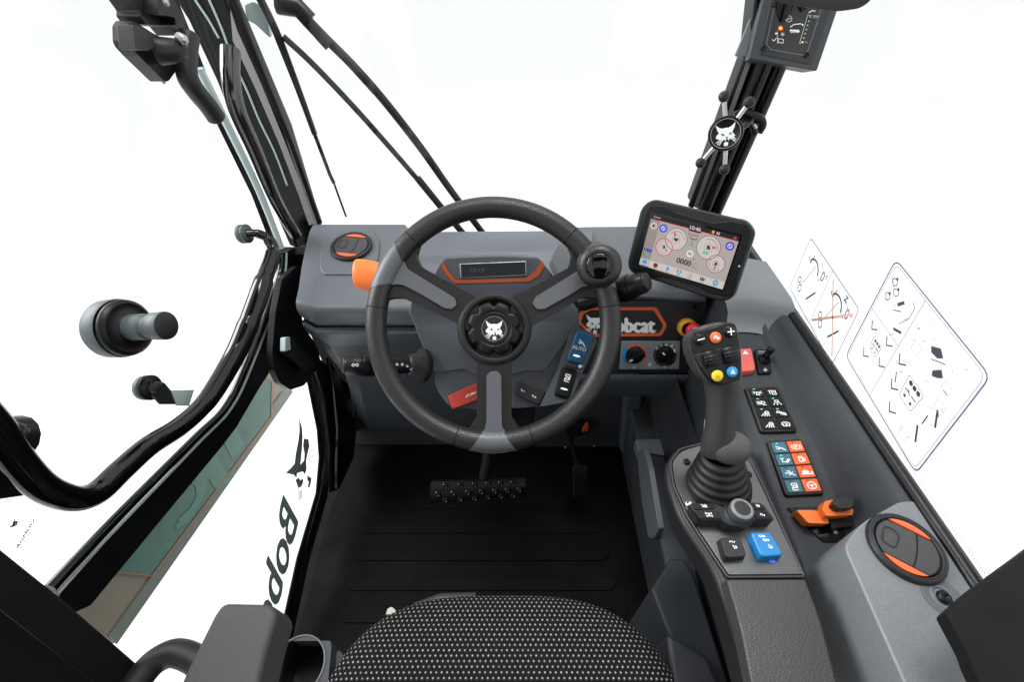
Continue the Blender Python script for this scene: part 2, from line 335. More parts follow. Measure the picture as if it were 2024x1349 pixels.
# little pictograms drawn with strokes in a box -1..1
IC = {
 'beacon': [[(-.4, -.7), (.4, -.7)], [(-.25, -.6), (-.25, .1), (0, .35), (.25, .1), (.25, -.6)], [(-.5, .2), (-.9, .5)], [(.5, .2), (.9, .5)], [(-.5, -.1), (-1, -.1)], [(.5, -.1), (1, -.1)]],
 'door': [[(-.8, .6), (.7, .6), (.7, -.7), (-.1, -.7), (-.1, .6)], [(-.1, 0), (.7, 0)], [(-.6, .6), (-.6, -.5)]],
 'lamp': [[(-.9, .4), (0, .4)], [(-.9, 0), (0, 0)], [(-.9, -.4), (0, -.4)], [(.1, .5), (.6, .4), (.8, 0), (.5, -.3), (.1, -.3), (.1, .5)], [(.2, -.7), (.9, -.7)]],
 'wash': [[(-.3, .7), (.4, .7), (.5, .1), (-.3, .1), (-.3, .7)], [(-.5, -.2), (-.8, -.7)], [(0, -.2), (0, -.8)], [(.5, -.2), (.9, -.7)]],
 'work': [[(-.1, .1), (.1, .6), (.6, .6), (.8, .1), (-.1, .1)], [(-.3, 0), (-.9, -.7)], [(0, -.1), (-.3, -.8)], [(.3, -.1), (.2, -.8)], [(.6, -.1), (.7, -.8)]],
 'work2': [[(-.9, .1), (-.7, .6), (-.3, .6), (-.1, .1), (-.9, .1)], [(0, .3), (.9, -.1)], [(0, 0), (.9, -.4)], [(-.2, -.3), (.9, -.7)]],
 'rear': [[(-.8, .3), (-.4, .6), (.2, .6), (.8, .3), (.6, -.5), (-.6, -.5), (-.8, .3)], [(-.2, .3), (.3, 0), (-.1, -.3)], [(-.9, -.1), (-.5, -.1)]],
 'boom': [[(-.9, .5), (.3, -.1), (.9, -.7)], [(-.9, -.1), (-.2, -.1)], [(-.5, -.4), (-.1, .1), (.6, -.5)]],
 'fork': [[(-.9, .5), (-.2, .5)], [(-.6, .5), (-.6, -.5)], [(-.6, -.4), (.1, -.5), (.6, .2), (.9, .1), (.3, -.7)]],
 'arm': [[(-.9, 0), (-.1, 0)], [(-.5, .5), (.1, .5), (-.1, 0), (.9, -.6)], [(-.2, -.5), (.3, -.1), (.6, .3)]],
 'frame': [[(-.5, .8), (.5, .8)], [(-.5, .8), (-.5, .3)], [(.5, .8), (.5, -.3)], [(-.5, -.8), (.5, -.8)], [(-.5, -.8), (-.5, -.1)], [(-.25, .3), (.25, .3), (.25, -.3), (-.25, -.3), (-.25, .3)]],
 'fuel': [[(-.5, -.6), (-.5, .7), (.2, .7), (.2, -.6), (-.5, -.6)], [(-.3, .3), (0, .3)], [(.3, .3), (.6, .1), (.6, -.5), (.3, -.4)]],
 'snail': [[(-.9, -.4), (.8, -.4), (.9, .2)], [(-.5, -.3), (-.6, .3), (0, .6), (.4, .2), (.2, -.2), (-.2, 0), (0, .25)]],
 'axle': [[(-.6, .6), (.6, .6)], [(-.6, -.6), (.6, -.6)], [(0, .6), (0, -.6)], [(-.6, .9), (-.6, .3)], [(.6, .9), (.6, .3)], [(-.6, -.9), (-.6, -.3)], [(.6, -.9), (.6, -.3)]],
 'horn': [[(-.7, -.5), (.1, -.5), (.5, .4), (-.3, .5), (-.7, -.5)], [(.5, -.1), (.9, .1)], [(.4, -.4), (.8, -.4)]],
 'tri': [[(-.8, -.6), (.8, -.6), (0, .8), (-.8, -.6)], [(-.3, -.3), (.3, -.3), (0, .2), (-.3, -.3)]],
 'hook': [[(-.3, .8), (-.1, .2), (.3, -.1), (.2, -.6), (-.3, -.7), (-.5, -.3)]],
 'person': [[(-.5, .7), (-.2, 0), (.5, -.1)], [(-.2, 0), (-.3, -.7), (.3, -.8)]],
 'seat': [[(-.3, .9), (-.1, -.2), (.5, -.3)], [(-.2, -.6), (.5, -.6)], [(.3, .6), (.5, .2)]],
 'truck': [[(-.8, -.3), (-.8, .4), (.1, .4), (.1, -.3)], [(.1, .2), (.8, .2), (.8, -.3), (-.8, -.3)], [(-.5, -.6), (-.2, -.6)], [(.3, -.6), (.6, -.6)]],
 'move': [[(0, .3), (0, .9)], [(0, -.3), (0, -.9)], [(.3, 0), (.9, 0)], [(-.3, 0), (-.9, 0)]],
 'cross': [[(-.7, .7), (.7, -.7)], [(-.5, -.4), (.3, -.7), (.6, .3), (.1, .6)]],
 'swirl': [[(-.7, -.1), (-.4, .5), (.2, .3), (.1, -.1), (.5, -.5), (.8, .1)], [(-.7, -.1), (-.4, -.2)]],
}
def icon(mb, q, k, x, y, s, m=None, wd=.2, h=.0005, rot=0, sy=None):
    c, sn = cos(radians(rot)), sin(radians(rot)); sy = sy or s
    for L in IC[k]: mb.line(q, [(x + (a * c - b * sn) * s, y + (a * sn + b * c) * sy) for a, b in L], wd * s, m, h)
# ------------------------------------------------------------------ the setting
def sheet(name, z, s, m):
    mb = MB(m); n = 40; mb.grid([[(-s + 2 * s * i / n, -s + 2 * s * j / n, z) for i in range(n + 1)] for j in range(n + 1)], smooth=True); o = mb.build(name); return o
bd = sheet('backdrop', -.75, 40, CLOTH); bd['kind'] = 'structure'
fl = MB(MATTE).box((0, .1, -.03), (1.09, 1.9, .05)).build('floor', bevel=.004); fl['kind'] = 'structure'
# panel outside the door standing in for a reflection in its glass
BP = PX(-.80)
t = thing('door_reflection', (-.8, .3, .1), 'green panel with orange outline on beige, standing in for a reflection in the door glass', 'reflection')
beige = mat('beige_reflection', (.27, .22, .16), .35, vary=.1); green = mat('green_reflection', (.065, .19, .145), .3, vary=.1); green2 = mat('green_letter_reflection', (.1, .27, .21), .35); orl = mat('orange_line_reflection', (.42, .17, .08), .4); olv = mat('olive_reflection', (.17, .2, .16), .35)
mb = MB(beige); plate(mb, BP, [(560, 640), (600, 700), (578, 775), (228, 1275), (140, 1210), (290, 1030), (420, 880), (480, 790), (530, 700)], .05); mb.build('beige_panel', t, bevel=.004)
mb = MB(olv); plate(mb, BP, [(578, 775), (228, 1275), (214, 1258), (556, 775)], .002, h=.003); mb.build('edge_band', t)
mb = MB(green); plate(mb, BP, [(524, 750), (535, 756), (533, 824), (297, 1138), (215, 1131), (240, 1090), (425, 878), (480, 790)], .002, h=.0035); gp = mb.build('green_panel', t)
mb = MB(orl); q = A((0, 0, 0), (1, 0, 0), (0, 1, 0))
class PixQ:
    def __init__(s, pl): s.pl = pl; s.n = pl.n
    def m(s, x, y, h=0): return s.pl.pt(x, y) + s.n * h
mb.line(PixQ(BP), [(524, 748), (536, 755), (534, 825), (297, 1139), (215, 1132)], 3.2, h=.005); mb.build('orange_line', t)
mb = MB(green2); mb.text(Q(BP, (505, 858), (352, 1060), (310, 985), (468, 780), 4, 1), 'TJC', 2, .1, .78, h=.0045, bold=.06, wid=3.6); mb.build('reflected_lettering', t)
# ------------------------------------------------------------------ cab frame
fr = thing('cab_frame', (0, .9, 0), 'black glossy steel cab frame with posts either side of the windscreen', 'cab frame')
WS = PY(.94)
# left front post: highlight lines drawn as pale tubes, flat frit strip and seal
mb = MB(POST); plate(mb, PY(.93), [(310, -60), (415, -60), (446, 0), (480, 78), (560, 262), (618, 442), (626, 470), (610, 500), (572, 486), (540, 412), (497, 322), (462, 245), (428, 160), (372, 40)], .05); mb.build('post', fr, bevel=.004, segs=3, label='left black post leaning over the dashboard end')
mb = MB(POST)
mb.use(MATS['pale_edge_and_highlight'])
for a in ([(360, -50), (387, 0), (412, 38), (433, 75)], [(390, -50), (414, 0), (440, 60), (462, 121), (490, 182), (513, 238), (543, 300), (568, 366)]):
    mb.tube(spline([PY(.928).pt(*p) for p in a]), [.0008] + [.0022] * 40 if 0 else .0021, seg=10)
mb.build('post_tube', fr)
mb = MB(mat('frit_grey', (.38, .37, .37), .5, bump=(900, .6, 'v'))); plate(mb, PY(.918), [(455, 20), (468, 60), (517, 170), (560, 275), (600, 380), (620, 443), (611, 446), (590, 385), (550, 280), (505, 175), (460, 80)], .002); mb.build('glass_edge_band', fr)
mb = MB(BLK); plate(mb, PY(.915), [(430, -60), (443, -60), (502, 95), (580, 285), (636, 442), (628, 445), (574, 292), (494, 100)], .006); mb.build('windscreen_seal', fr)
# right front post
mb = MB(POST); plate(mb, PY(.93), [(1500, -60), (1600, -60), (1545, 120), (1417, 420), (1368, 410), (1480, 110)], .05); mb.build('post', fr, bevel=.006, segs=3, label='right black post behind the touch screen')
mb = MB(POST)
for a, r_ in (([(1560, -40), (1515, 115), (1388, 425)], .015), ([(1595, -40), (1545, 118), (1412, 425)], .013)):
    mb.tube(spline([PY(.905).pt(*p) for p in a]), r_, seg=18)
mb.build('post_tube', fr)
mb = MB(MATS['frit_grey']); plate(mb, PY(.918), [(1478, 118), (1487, 118), (1378, 412), (1369, 408)], .002); mb.build('glass_edge_band', fr)
mb = MB(BLK); plate(mb, PY(.915), [(1472, 112), (1479, 112), (1370, 412), (1361, 408)], .006); mb.build('windscreen_seal', fr)
mb = MB(BLK); plate(mb, PY(.9), [(1535, 150), (1538, 150), (1416, 415), (1413, 415)], .003); mb.build('trim_line', fr)
# unseen dark roof and rear, closed to block light and keep reflections dark
mb = MB(MATTE)
mb.box((0, .86, 1.68), (1.0, .14, .05)).box((-.47, .15, 1.68), (.08, 1.4, .05)).box((.47, .15, 1.68), (.08, 1.4, .05)).box((0, -.28, 1.68), (1.0, 1.05, .05)); mb.build('unseen_roof', fr, bevel=.01)
mb = MB(MATTE).box((0, -.78, .85), (1.0, .05, 1.7)).box((-.47, -.76, 1.25), (.07, .07, .85)).box((.47, -.76, 1.25), (.07, .07, .85)); mb.build('unseen_rear_wall', fr, bevel=.01)
# right side lower wall + sill seal
mb = MB(BLK); v = [PX(.507).pt(*p) for p in [(1470, 515), (1925, 1168), (2000, 1275)]]
mb.tube([Vector((.507, .86, .678)), Vector((.507, .45, .683)), Vector((.507, .0, .683)), Vector((.507, -.4, .683))], .0085, seg=10); mb.build('window_seal', fr)
mb = MB(GREYD).box((.53, .1, .32), (.03, 1.6, .68)); mb.build('side_panel', fr, bevel=.004)
mb = MB(GREYD); mb.box((0, .97, .28), (1.04, .04, .6)); mb.build('front_bulkhead', fr)
# left sill / kick panel beside the footwell
t = thing('kick_panel', (-.46, .8, .1), 'black glossy kick panel at the left of the footwell under the dashboard', 'kick panel')
mb = MB(BLK); K = PX(-.465)
plate(mb, K, [(612, 690), (690, 760), (706, 850), (700, 905), (672, 968), (655, 975), (654, 880), (644, 790)], .008); mb.build('panel', t, bevel=.006)
mb = MB(GLOSS); plate(mb, PX(-.45), [(650, 705), (672, 745), (688, 830), (686, 905), (668, 968), (668, 900), (670, 850), (662, 770)], .01); mb.build('glossy_strip', t, bevel=.003)
# ------------------------------------------------------------------ windows
def pane(name, pts, ext, label):
    o = MB(GLASS).prism(pts, ext).build(name); return tagm(o, label, 'window')
pane('windscreen', [(-.49, .96, .66), (.49, .96, .66), (.49, .96, 1.66), (-.49, .96, 1.66)], (0, .005, 0), 'large clear windscreen in front of the dashboard')
t = pane('side_window', [(.518, .93, .68), (.518, -.5, .68), (.518, -.5, 1.6), (.518, .93, 1.6)], (.005, 0, 0), 'clear right side window carrying two instruction stickers')
mb = MB(LGY); sw = A((.5165, 0, 0), (0, 1, 0), (0, 0, 1), Vector((-1, 0, 0)))
for i in range(3):
    for k in range(330):
        y = .86 - k * .0031 + (i % 2) * .00155
        mb.disc(sw, y, .693 + i * .0028, .0008 - i * .00018, n=6)
mb.build('frit_dots', t)
# stickers on the side window
RW = PX(.5155)
def sticker(nm, label, quad, W, H):
    q = Q(RW, *quad, W, H); o = MB(GLASS); o.prism([q.m(0, 0), q.m(W, 0), q.m(W, H), q.m(0, H)], -RW.n * .0006); o = o.build(nm); tagm(o, label, 'sticker', 'instruction stickers on the side window'); return q, o
q, st = sticker('warning_sticker', 'smaller sticker with crossed out lifting diagram on side window, nearer the windscreen', ((1562, 569), (1646, 722), (1700, 612), (1604, 470)), 2, 1)
mb = MB(DECP); mb.line(q, rp([(0, 0), (2, 0), (2, 1), (0, 1)], .09), .014, closed=True, h=.001); mb.line(q, [(1, 0), (1, 1)], .01, h=.001)
mb.use(DECK)
for k in (0, 1):
    x = k * .98
    mb.arc(q, .45 + x, .6, .22, .03, 20, 140, n=10, h=.001); mb.line(q, [(.3 + x, .25), (.5 + x, .75)], .012, h=.001); mb.line(q, [(.62 + x, .2), (.8 + x, .45)], .03, h=.001)
    mb.line(q, [(.2 + x, .75), (.3 + x, .7), (.34 + x, .86)], .02, h=.001); mb.line(q, [(.6 + x, .7), (.75 + x, .64), (.78 + x, .82), (.63 + x, .9)], .01, h=.001); mb.arc(q, .3 + x, .2, .06, .02, n=10, h=.001); mb.arc(q, .2 + x, .3, .05, .02, n=10, h=.001)
    mb.text(q, '0°', .85 + x, .68, .17, h=.001)
mb.text(q, 'Z', 1.62, .86, .1, h=.001, bold=.03)
mb.build('diagram', st)
mb = MB(DECR); mb.line(q, [(1.05, .1), (1.92, .85)], .04, h=.0014); mb.line(q, [(1.9, .1), (1.12, .9)], .03, h=.0014); mb.build('red_cross', st)
q, st = sticker('control_sticker', 'larger sticker with joystick control diagrams on side window, nearer the seat', ((1673, 705), (1812, 937), (1960, 745), (1773, 513)), 3, 3)
mb = MB(DECP); mb.line(q, rp([(0, 0), (3, 0), (3, 3), (0, 3)], .2), .03, closed=True, h=.001); mb.line(q, rp([(.05, .05), (2.93, .05), (2.93, 2.93), (.05, 2.93)], .18), .01, closed=True, h=.001)
mb.line(q, [(0.05, 1.62), (1.12, 1.62)], .012, h=.001); mb.line(q, [(1.12, .05), (1.12, 2.93)], .012, h=.001)
mb.use(DECK)
rnd = random.Random(3)
def ell(x, y, s=1): mb.line(q, [(x - .1 * s, y + .16 * s), (x, y), (x + .14 * s, y + .13 * s)], .03 * s, h=.001)
def pad(x, y, s=1):
    mb.line(q, rp([(x - .16 * s, y - .2 * s), (x + .16 * s, y - .2 * s), (x + .2 * s, y + .25 * s), (x - .2 * s, y + .25 * s)], .06), .012, h=.001, closed=True)
    for dx in (-.1, 0, .1): mb.disc(q, x + dx * s, y + .17 * s, .045 * s, h=.001, n=10)
    for dx in (-.08, .08): mb.line(q, [(x + dx * s - .05 * s, y + .02), (x + dx * s + .05 * s, y + .02)], .03, h=.001); mb.disc(q, x + dx * s, y - .1 * s, .03 * s, h=.001, n=8)
pad(.62, 1.0, .8)
for x, y in ((.3, 1.25), (.85, 1.35), (.45, .55), (.95, .8)): ell(x, y)
pad(1.95, 1.1, 1.3)
for x, y in ((1.35, 1.35), (1.5, .75), (1.75, .3)): ell(x, y, 1.1)
mb.line(q, [(1.4, 1.15), (1.5, .95)], .03, h=.001)
for x, y in ((.25, 2.6), (.25, 2.2), (.4, 2.45)): mb.arc(q, x, y, .08, .02, n=10, h=.001); mb.disc(q, x + .02, y + .1, .035, h=.001, n=8)
mb.line(q, [(.55, 2.1), (.75, 2.25)], .02, h=.001); mb.line(q, [(.6, 2.3), (.7, 2.45)], .07, h=.001); mb.line(q, [(.85, 2.0), (1.0, 2.3), (1.0, 2.6), (.9, 2.65)], .015, h=.001); mb.line(q, [(.8, 1.8), (1.0, 1.9)], .06, h=.001)
mb.poly(q, [(1.75, 2.35), (1.95, 2.5), (2.1, 2.4), (2.0, 2.28), (1.82, 2.25)], h=.001); mb.poly(q, [(2.05, 2.0), (2.2, 2.2), (2.32, 2.1), (2.22, 1.98), (2.1, 1.9)], h=.001); mb.line(q, [(1.9, 2.15), (2.2, 2.35)], .02, h=.001)
mb.line(q, [(2.6, 1.5), (2.75, 1.2)], .055, h=.001); mb.line(q, [(2.45, .8), (2.6, .5)], .055, h=.001); mb.line(q, [(2.5, 1.2), (2.5, .95)], .03, h=.001)
for x, y in ((1.5, 2.0), (2.5, 2.0), (2.3, .3), (2.6, 1.6)): mb.line(q, rp([(x - .1, y - .12), (x + .1, y - .12), (x + .12, y + .12), (x - .12, y + .12)], .04), .012, DECL, h=.001, closed=True)
for k in range(46):
    x = .2 + 2.5 * rnd.random(); y = .3 + 2.4 * rnd.random(); a = rnd.choice((0, .5, 1.05, 1.57, 2.4)); l = .04 + .09 * rnd.random()
    mb.line(q, [(x, y), (x + l * cos(a), y + l * sin(a))], rnd.choice((.008, .012, .022)), rnd.choice((DECK, DECL)), h=.0011 + k * .00001)
mb.build('diagram', st)
# ------------------------------------------------------------------ door on the left
DO = PX(-.50)
dr = thing('cab_door', (-.5, .4, .1), 'black framed glass cab door closed on the left with decals and round latch knob', 'door')
mb = MB(GLASS); mb.prism([(-.512, .93, .08), (-.512, -.35, .08), (-.512, -.35, 1.6), (-.512, .93, 1.6)], (-.005, 0, 0)); mb.build('glass_pane', dr)
mb = MB(BLK); plate(mb, DO, [(600, 480), (606, 540), (575, 640), (540, 705), (500, 765), (452, 845), (425, 880), (155, 1198), (60, 1240), (95, 1172), (381, 860), (436, 800), (468, 725), (536, 560), (546, 500)], .006, h=.014, r=4); mb.build('waist_rail', dr, bevel=.004)
mb = MB(GLOSS); mb.tube(spline([PX(-.485).pt(*p) for p in [(556, 505), (548, 560), (485, 725), (446, 806), (385, 868), (230, 1025), (98, 1165)]]), .0062, seg=12); mb.build('rail_moulding', dr)
mb = MB(MATS['pale_edge_and_highlight']); mb.tube(spline([PX(-.486).pt(*p) for p in [(566, 500), (558, 562), (496, 728), (455, 810), (392, 876), (238, 1036), (104, 1174)]]), .0026, seg=8); mb.build('bright_edge', dr)  # highlight along the waist rail drawn as a pale tube
mb = MB(CHAR); plate(mb, PX(-.498), [(592, 690), (611, 765), (628, 850), (632, 905), (626, 975), (588, 1105), (551, 1275), (561, 1275), (597, 1108), (634, 980), (644, 905), (641, 850), (625, 768), (606, 690)], .004); mb.build('lower_seal', dr, bevel=.003)
mb = MB(GLOSS); plate(mb, PX(-.49), [(606, 690), (625, 768), (641, 850), (644, 905), (634, 980), (597, 1108), (563, 1275), (577, 1275), (612, 1110), (648, 985), (657, 905), (656, 850), (645, 768), (630, 690)], .006); mb.build('lower_frame', dr, bevel=.005)
# upper front edge of the door
mb = MB(BLK); plate(mb, PX(-.5), [(330, -60), (300, -60), (395, 150), (432, 245), (500, 385), (540, 490), (560, 490), (512, 372), (450, 250)], .004); mb.build('front_rail', dr, bevel=.003)
mb = MB(MATS['pale_edge_and_highlight']); mb.tube(spline([PX(-.485).pt(*p) for p in [(394, 135), (448, 245), (512, 378), (556, 490)]]), .0062, seg=12); mb.build('bright_edge', dr)
mb = MB(mat('bar_gloss', (.003, .003, .0035), .17, spec=.9, coat=.6)); mb.tube(spline([PX(-.47).pt(*p) for p in [(455, 98), (456, 150), (468, 215), (505, 300), (545, 395), (585, 466)]]), [.0155 - .0001 * k for k in range(41)], seg=18); mb.build('grab_bar', dr)
mb = MB(CHAR); mb.tube(spline([PX(-.46).pt(*p) for p in [(374, 68), (369, 105), (370, 150), (386, 178), (412, 210), (431, 238)]]), [.008] + [.0135] * 38 + [.011, .006], seg=18); mb.build('hinge_arm', dr)
# latch bracket top-left
mb = MB(CHAR); q5 = lambda x, y: (230 + x / 5.19, y / 5.19)
plate(mb, PX(-.47), [q5(*p) for p in [(130, -60), (560, -60), (700, 180), (720, 300), (640, 370), (560, 270), (300, 250), (240, 160), (245, 110)]], .03, r=3); mb.build('latch_housing', dr, bevel=.006, segs=3)
mb = MB(BLK); plate(mb, PX(-.45), [q5(*p) for p in [(430, -60), (560, -60), (690, 190), (610, 260), (600, 180), (430, 140)]], .02, r=2); mb.build('latch_plate', dr, bevel=.002)
mb = MB(SIL); mb.lathe(PX(-.43).pt(*q5(500, 20)), (1, 0, 0), [(0, .003), (.004, .003), (.0045, 0)], seg=12); mb.lathe(PX(-.44).pt(*q5(640, 385)), (.9, -.3, -.3), [(0, .012), (.004, .011), (.0065, .008), (.007, 0)], seg=16); mb.build('bolt', dr)
mb = MB(CHAR); P = [q5(*p) for p in [(165, 205), (240, 250), (380, 340), (560, 430), (640, 500), (620, 640), (620, 720), (540, 830), (500, 840), (230, 570), (150, 480), (125, 420), (120, 260)]]
plate(mb, PX(-.475), P, .02, r=4); mb.prism([PX(-.455).pt(*p) for p in rp([q5(*p) for p in [(170, 250), (370, 330), (400, 480), (330, 520), (200, 500)]], 3)], (-.02, 0, 0)); mb.build('door_stop_pad', dr, bevel=.006, segs=3)
mb = MB(CHAR); mb.tube([PX(-.465).pt(*q5(430, 520)), PX(-.45).pt(*q5(560, 520)), PX(-.45).pt(*q5(640, 510))], [.017, .015, .013]); mb.build('pad_arm', dr)
mb = MB(MATS['mint_plastic']); mb.tube([PX(-.49).pt(*q5(*p)) for p in [(110, 260), (115, 420), (150, 490), (490, 850)]], .0022, seg=8); mb.build('pad_rim', dr)
# round latch knob
knobm = mat('knob_teal_grey', (.075, .092, .096), .5, bump=(500, .5, 'n'))
mb = MB(knobm); ax = Vector((.93, -.06, .12)).normalized(); o = PX(-.505).pt(224, 650)
mb.lathe(o, ax, [(0, -.008), (.034, -.008), (.0365, -.004), (.0372, .012), (.0365, .014)], seg=56)
mb.lathe(o, ax, [(.0345, .016), (.0355, .0165), (.036, .019), (.035, .0225), (.031, .025)], BLK, seg=56)
mb.lathe(o, ax, [(.031, .025), (.026, .0235), (.02, .025), (.0165, .028)], BLK, seg=56)
mb.lathe(o, ax, [(.0165, .028), (.0165, .046), (.0158, .0475), (.0158, .0495), (.0145, .05), (.0145, .056), (.0172, .059), (.0178, .074), (.0174, .076)], seg=56)
mb.lathe(o, ax, [(.0174, .076), (.016, .0772), (0, .0768)], MATS['charcoal_plastic'], seg=56); mb.build('latch_knob', dr)
# glass fixing with bracket and glass fixing with the curved rod
mb = MB(knobm); o = PX(-.508).pt(288, 767); mb.lathe(o, ax, [(0, -.004), (.0165, -.004), (.0172, 0), (.0172, .004), (.015, .005)], seg=36); mb.lathe(o, ax, [(.0175, .006), (.0175, .009), (.006, .011)], BLK, seg=36)
mb.lathe(o, ax, [(.008, .01), (.008, .018), (.006, .02), (0, .021)], CHAR, seg=24); mb.build('glass_bolt', dr)
mb = MB(CHAR); plate(mb, PX(-.493), [(300, 752), (325, 757), (340, 775), (356, 800), (318, 800), (304, 785)], .003); plate(mb, PX(-.492), [(338, 772), (384, 771), (374, 803), (350, 803)], .002, m=MATS['mint_plastic']); mb.build('bolt_bracket', dr)
mb = MB(knobm); o = PX(-.51).pt(478, 463); mb.lathe(o, ax, [(0, -.002), (.017, -.002), (.0175, 0), (.0175, .006), (.0165, .007), (.0165, .0085), (.0175, .009), (.0175, .012), (.006, .0135)], seg=32); mb.build('glass_bolt', dr)
# big pull handle
mb = MB(GLOSS); H = PX(-.455)
mb.tube(spline([H.pt(*p) for p in [(-60, 790), (-10, 845), (30, 905), (75, 955), (115, 978), (155, 986), (195, 972), (240, 930), (295, 882), (352, 846), (392, 812), (422, 775), (463, 705), (489, 646), (521, 556)]] + [PX(-.46).pt(540, 500), PX(-.47).pt(530, 473), PX(-.485).pt(508, 462), PX(-.5).pt(486, 462)], 10), [.0132] * 101 + [.0132 + .0045 * k / 30 for k in range(30)] + [.0165] * 10 + [.014] * 10 + [.011] * 10 + [.0085] * 10 + [.0075] * 10, seg=24); mb.build('pull_handle', dr)
mb = MB(BLK); mb.tube([PX(-.47).pt(-30, 870), PX(-.47).pt(35, 868)], [.02, .022]); mb.lathe(PX(-.45).pt(42, 862), (.8, .1, -.5), [(0, .004), (.005, .004), (.0075, .003), (.0075, 0), (.01, 0), (.012, -.01)], CHAR, seg=28); mb.build('handle_pivot', dr)
mb = MB(BLK); plate(mb, PX(-.48), [(-40, 880), (28, 945), (72, 978), (4, 988), (-40, 990)], .01); mb.build('handle_bracket', dr, bevel=.003)
# decals on the lower door glass
DG = PX(-.509); z = lambda x, y: (480 + x / 2.81, 740 + y / 2.81); pq = PixQ(DG)
mb = MB(DECG)
mb.poly(pq, [z(*p) for p in [(310, 238), (326, 300), (330, 350), (326, 420), (318, 500), (340, 540), (300, 550), (295, 578), (280, 560), (235, 550), (262, 525), (285, 498), (292, 440), (304, 380), (312, 320)]], h=.001)
mb.poly(pq, [z(*p) for p in [(337, 358), (362, 362), (368, 400), (358, 440), (350, 480), (352, 530), (342, 560), (330, 540), (320, 500), (338, 480), (340, 440), (332, 400)]], h=.001)
mb.poly(pq, [z(*p) for p in [(290, 590), (305, 575), (318, 590), (332, 580), (334, 600), (322, 628), (312, 630), (308, 640)]], h=.001)
mb.poly(pq, [z(*p) for p in [(355, 560), (368, 572), (380, 578), (376, 605), (368, 634), (358, 625), (364, 600), (356, 590)]], h=.001)
for a in ([(358, 470), (370, 440), (386, 418)], [(362, 480), (374, 462), (390, 450)], [(362, 502), (376, 488), (388, 486)], [(309, 645), (309, 700)], [(316, 645), (316, 702)], [(323, 645), (322, 690)]): mb.line(pq, [z(*p) for p in a], 1.3, h=.001)
mb.build('cat_head_decal', dr)
mb = MB(DECG); mb.text(Q(DG, (588, 1038), (508, 1374), (472, 1308), (556, 980), 6, 1), 'Bobcat', 2.9, 0.02, .98, h=.001, bold=.022, wid=5.9, shear=0); mb.build('lettering_decal', dr)
mb = MB(DECK); q = Q(DG, (-40, 1018), (90, 1150), (150, 1060), (20, 930)); y = lambda x, y_: (x / 8.43, 1000 + y_ / 8.43)
mb.poly(pq, [y(*p) for p in [(222, 215), (236, 265), (285, 258), (262, 330), (232, 345), (205, 355), (165, 368), (140, 360), (190, 320), (205, 270)]], h=.001); mb.poly(pq, [y(*p) for p in [(200, 380), (225, 368), (235, 378), (215, 392)]], h=.001)
mb.poly(pq, [y(*p) for p in [(222, 300), (240, 290), (240, 320), (226, 330)]], MATS['white_print'], h=.0014)
mb.text(Q(DG, (33, 1088), (68, 1030), (62, 1024), (27, 1082), 4, 1), 'AGMLIO', 2, .1, .7, h=.001, bold=.02, wid=3.9)
for o_, l_, m_ in (((26, 1062), (45, 1036), DECL), ((38, 1082), (66, 1040), DECK), ((47, 1092), (74, 1046), DECL), ((50, 1105), (84, 1048), DECK)):
    n_ = 14
    for k in range(n_):
        a = [o_[i] + (l_[i] - o_[i]) * k / n_ for i in (0, 1)]; b = [o_[i] + (l_[i] - o_[i]) * (k + .25 + .4 * rnd.random()) / n_ for i in (0, 1)]; mb.line(pq, [a, b], 1.3, m_, h=.001)
mb.arc(pq, 81, 1032, 7, 1, n=16, m=DECL, h=.001); mb.build('maker_mark', dr)
# rear door post, lower left
t = thing('rear_post', (-.46, .05, .6), 'wide black post crossing the lower left corner behind the door', 'post')
mb = MB(MATTE); plate(mb, PX(-.43), [(-80, 1022), (0, 1081), (85, 1150), (106, 1166), (157, 1211), (228, 1272), (280, 1318), (330, 1400), (-80, 1400)], .05); mb.build('post', t, bevel=.004)
mb = MB(BLK); plate(mb, PX(-.42), [(-80, 1140), (0, 1200), (190, 1349), (250, 1400), (-80, 1400)], .02); mb.build('cover', t, bevel=.003)
t = thing('footwell_lining', (-.45, .78, .2), 'plain black lining behind the striker housing left of the dashboard', 'lining')
mb = MB(MATTE); mb.box((-.44, .86, .33), (.16, .03, .66)); mb.build('lining', t)
# black plastic cover between door and dashboard
t = thing('door_striker', (-.45, .75, .6), 'black moulded striker housing between door and dashboard', 'door latch')
mb = MB(BLK); Z = lambda x, y: (x / 2.87, 420 + y / 2.87)
plate(mb, PX(-.455), [Z(*p) for p in [(1600, 380), (1690, 300), (1760, 340), (1700, 480), (1720, 640), (1800, 760), (1800, 890), (1725, 985), (1650, 1008), (1590, 970), (1552, 890), (1545, 790), (1565, 560)]], .012, r=5); mb.build('housing', t, bevel=.005, segs=3)
mb = MB(CHAR); plate(mb, PX(-.44), [Z(*p) for p in [(1620, 710), (1660, 705), (1740, 800), (1790, 860), (1740, 900), (1620, 800)]], .008, r=3); mb.build('striker', t, bevel=.003)
mb = MB(MATS['mint_plastic']); plate(mb, PX(-.432), [Z(*p) for p in [(1620, 712), (1645, 706), (1650, 780), (1618, 790)]], .01, r=2); mb.build('striker_tip', t, bevel=.001)
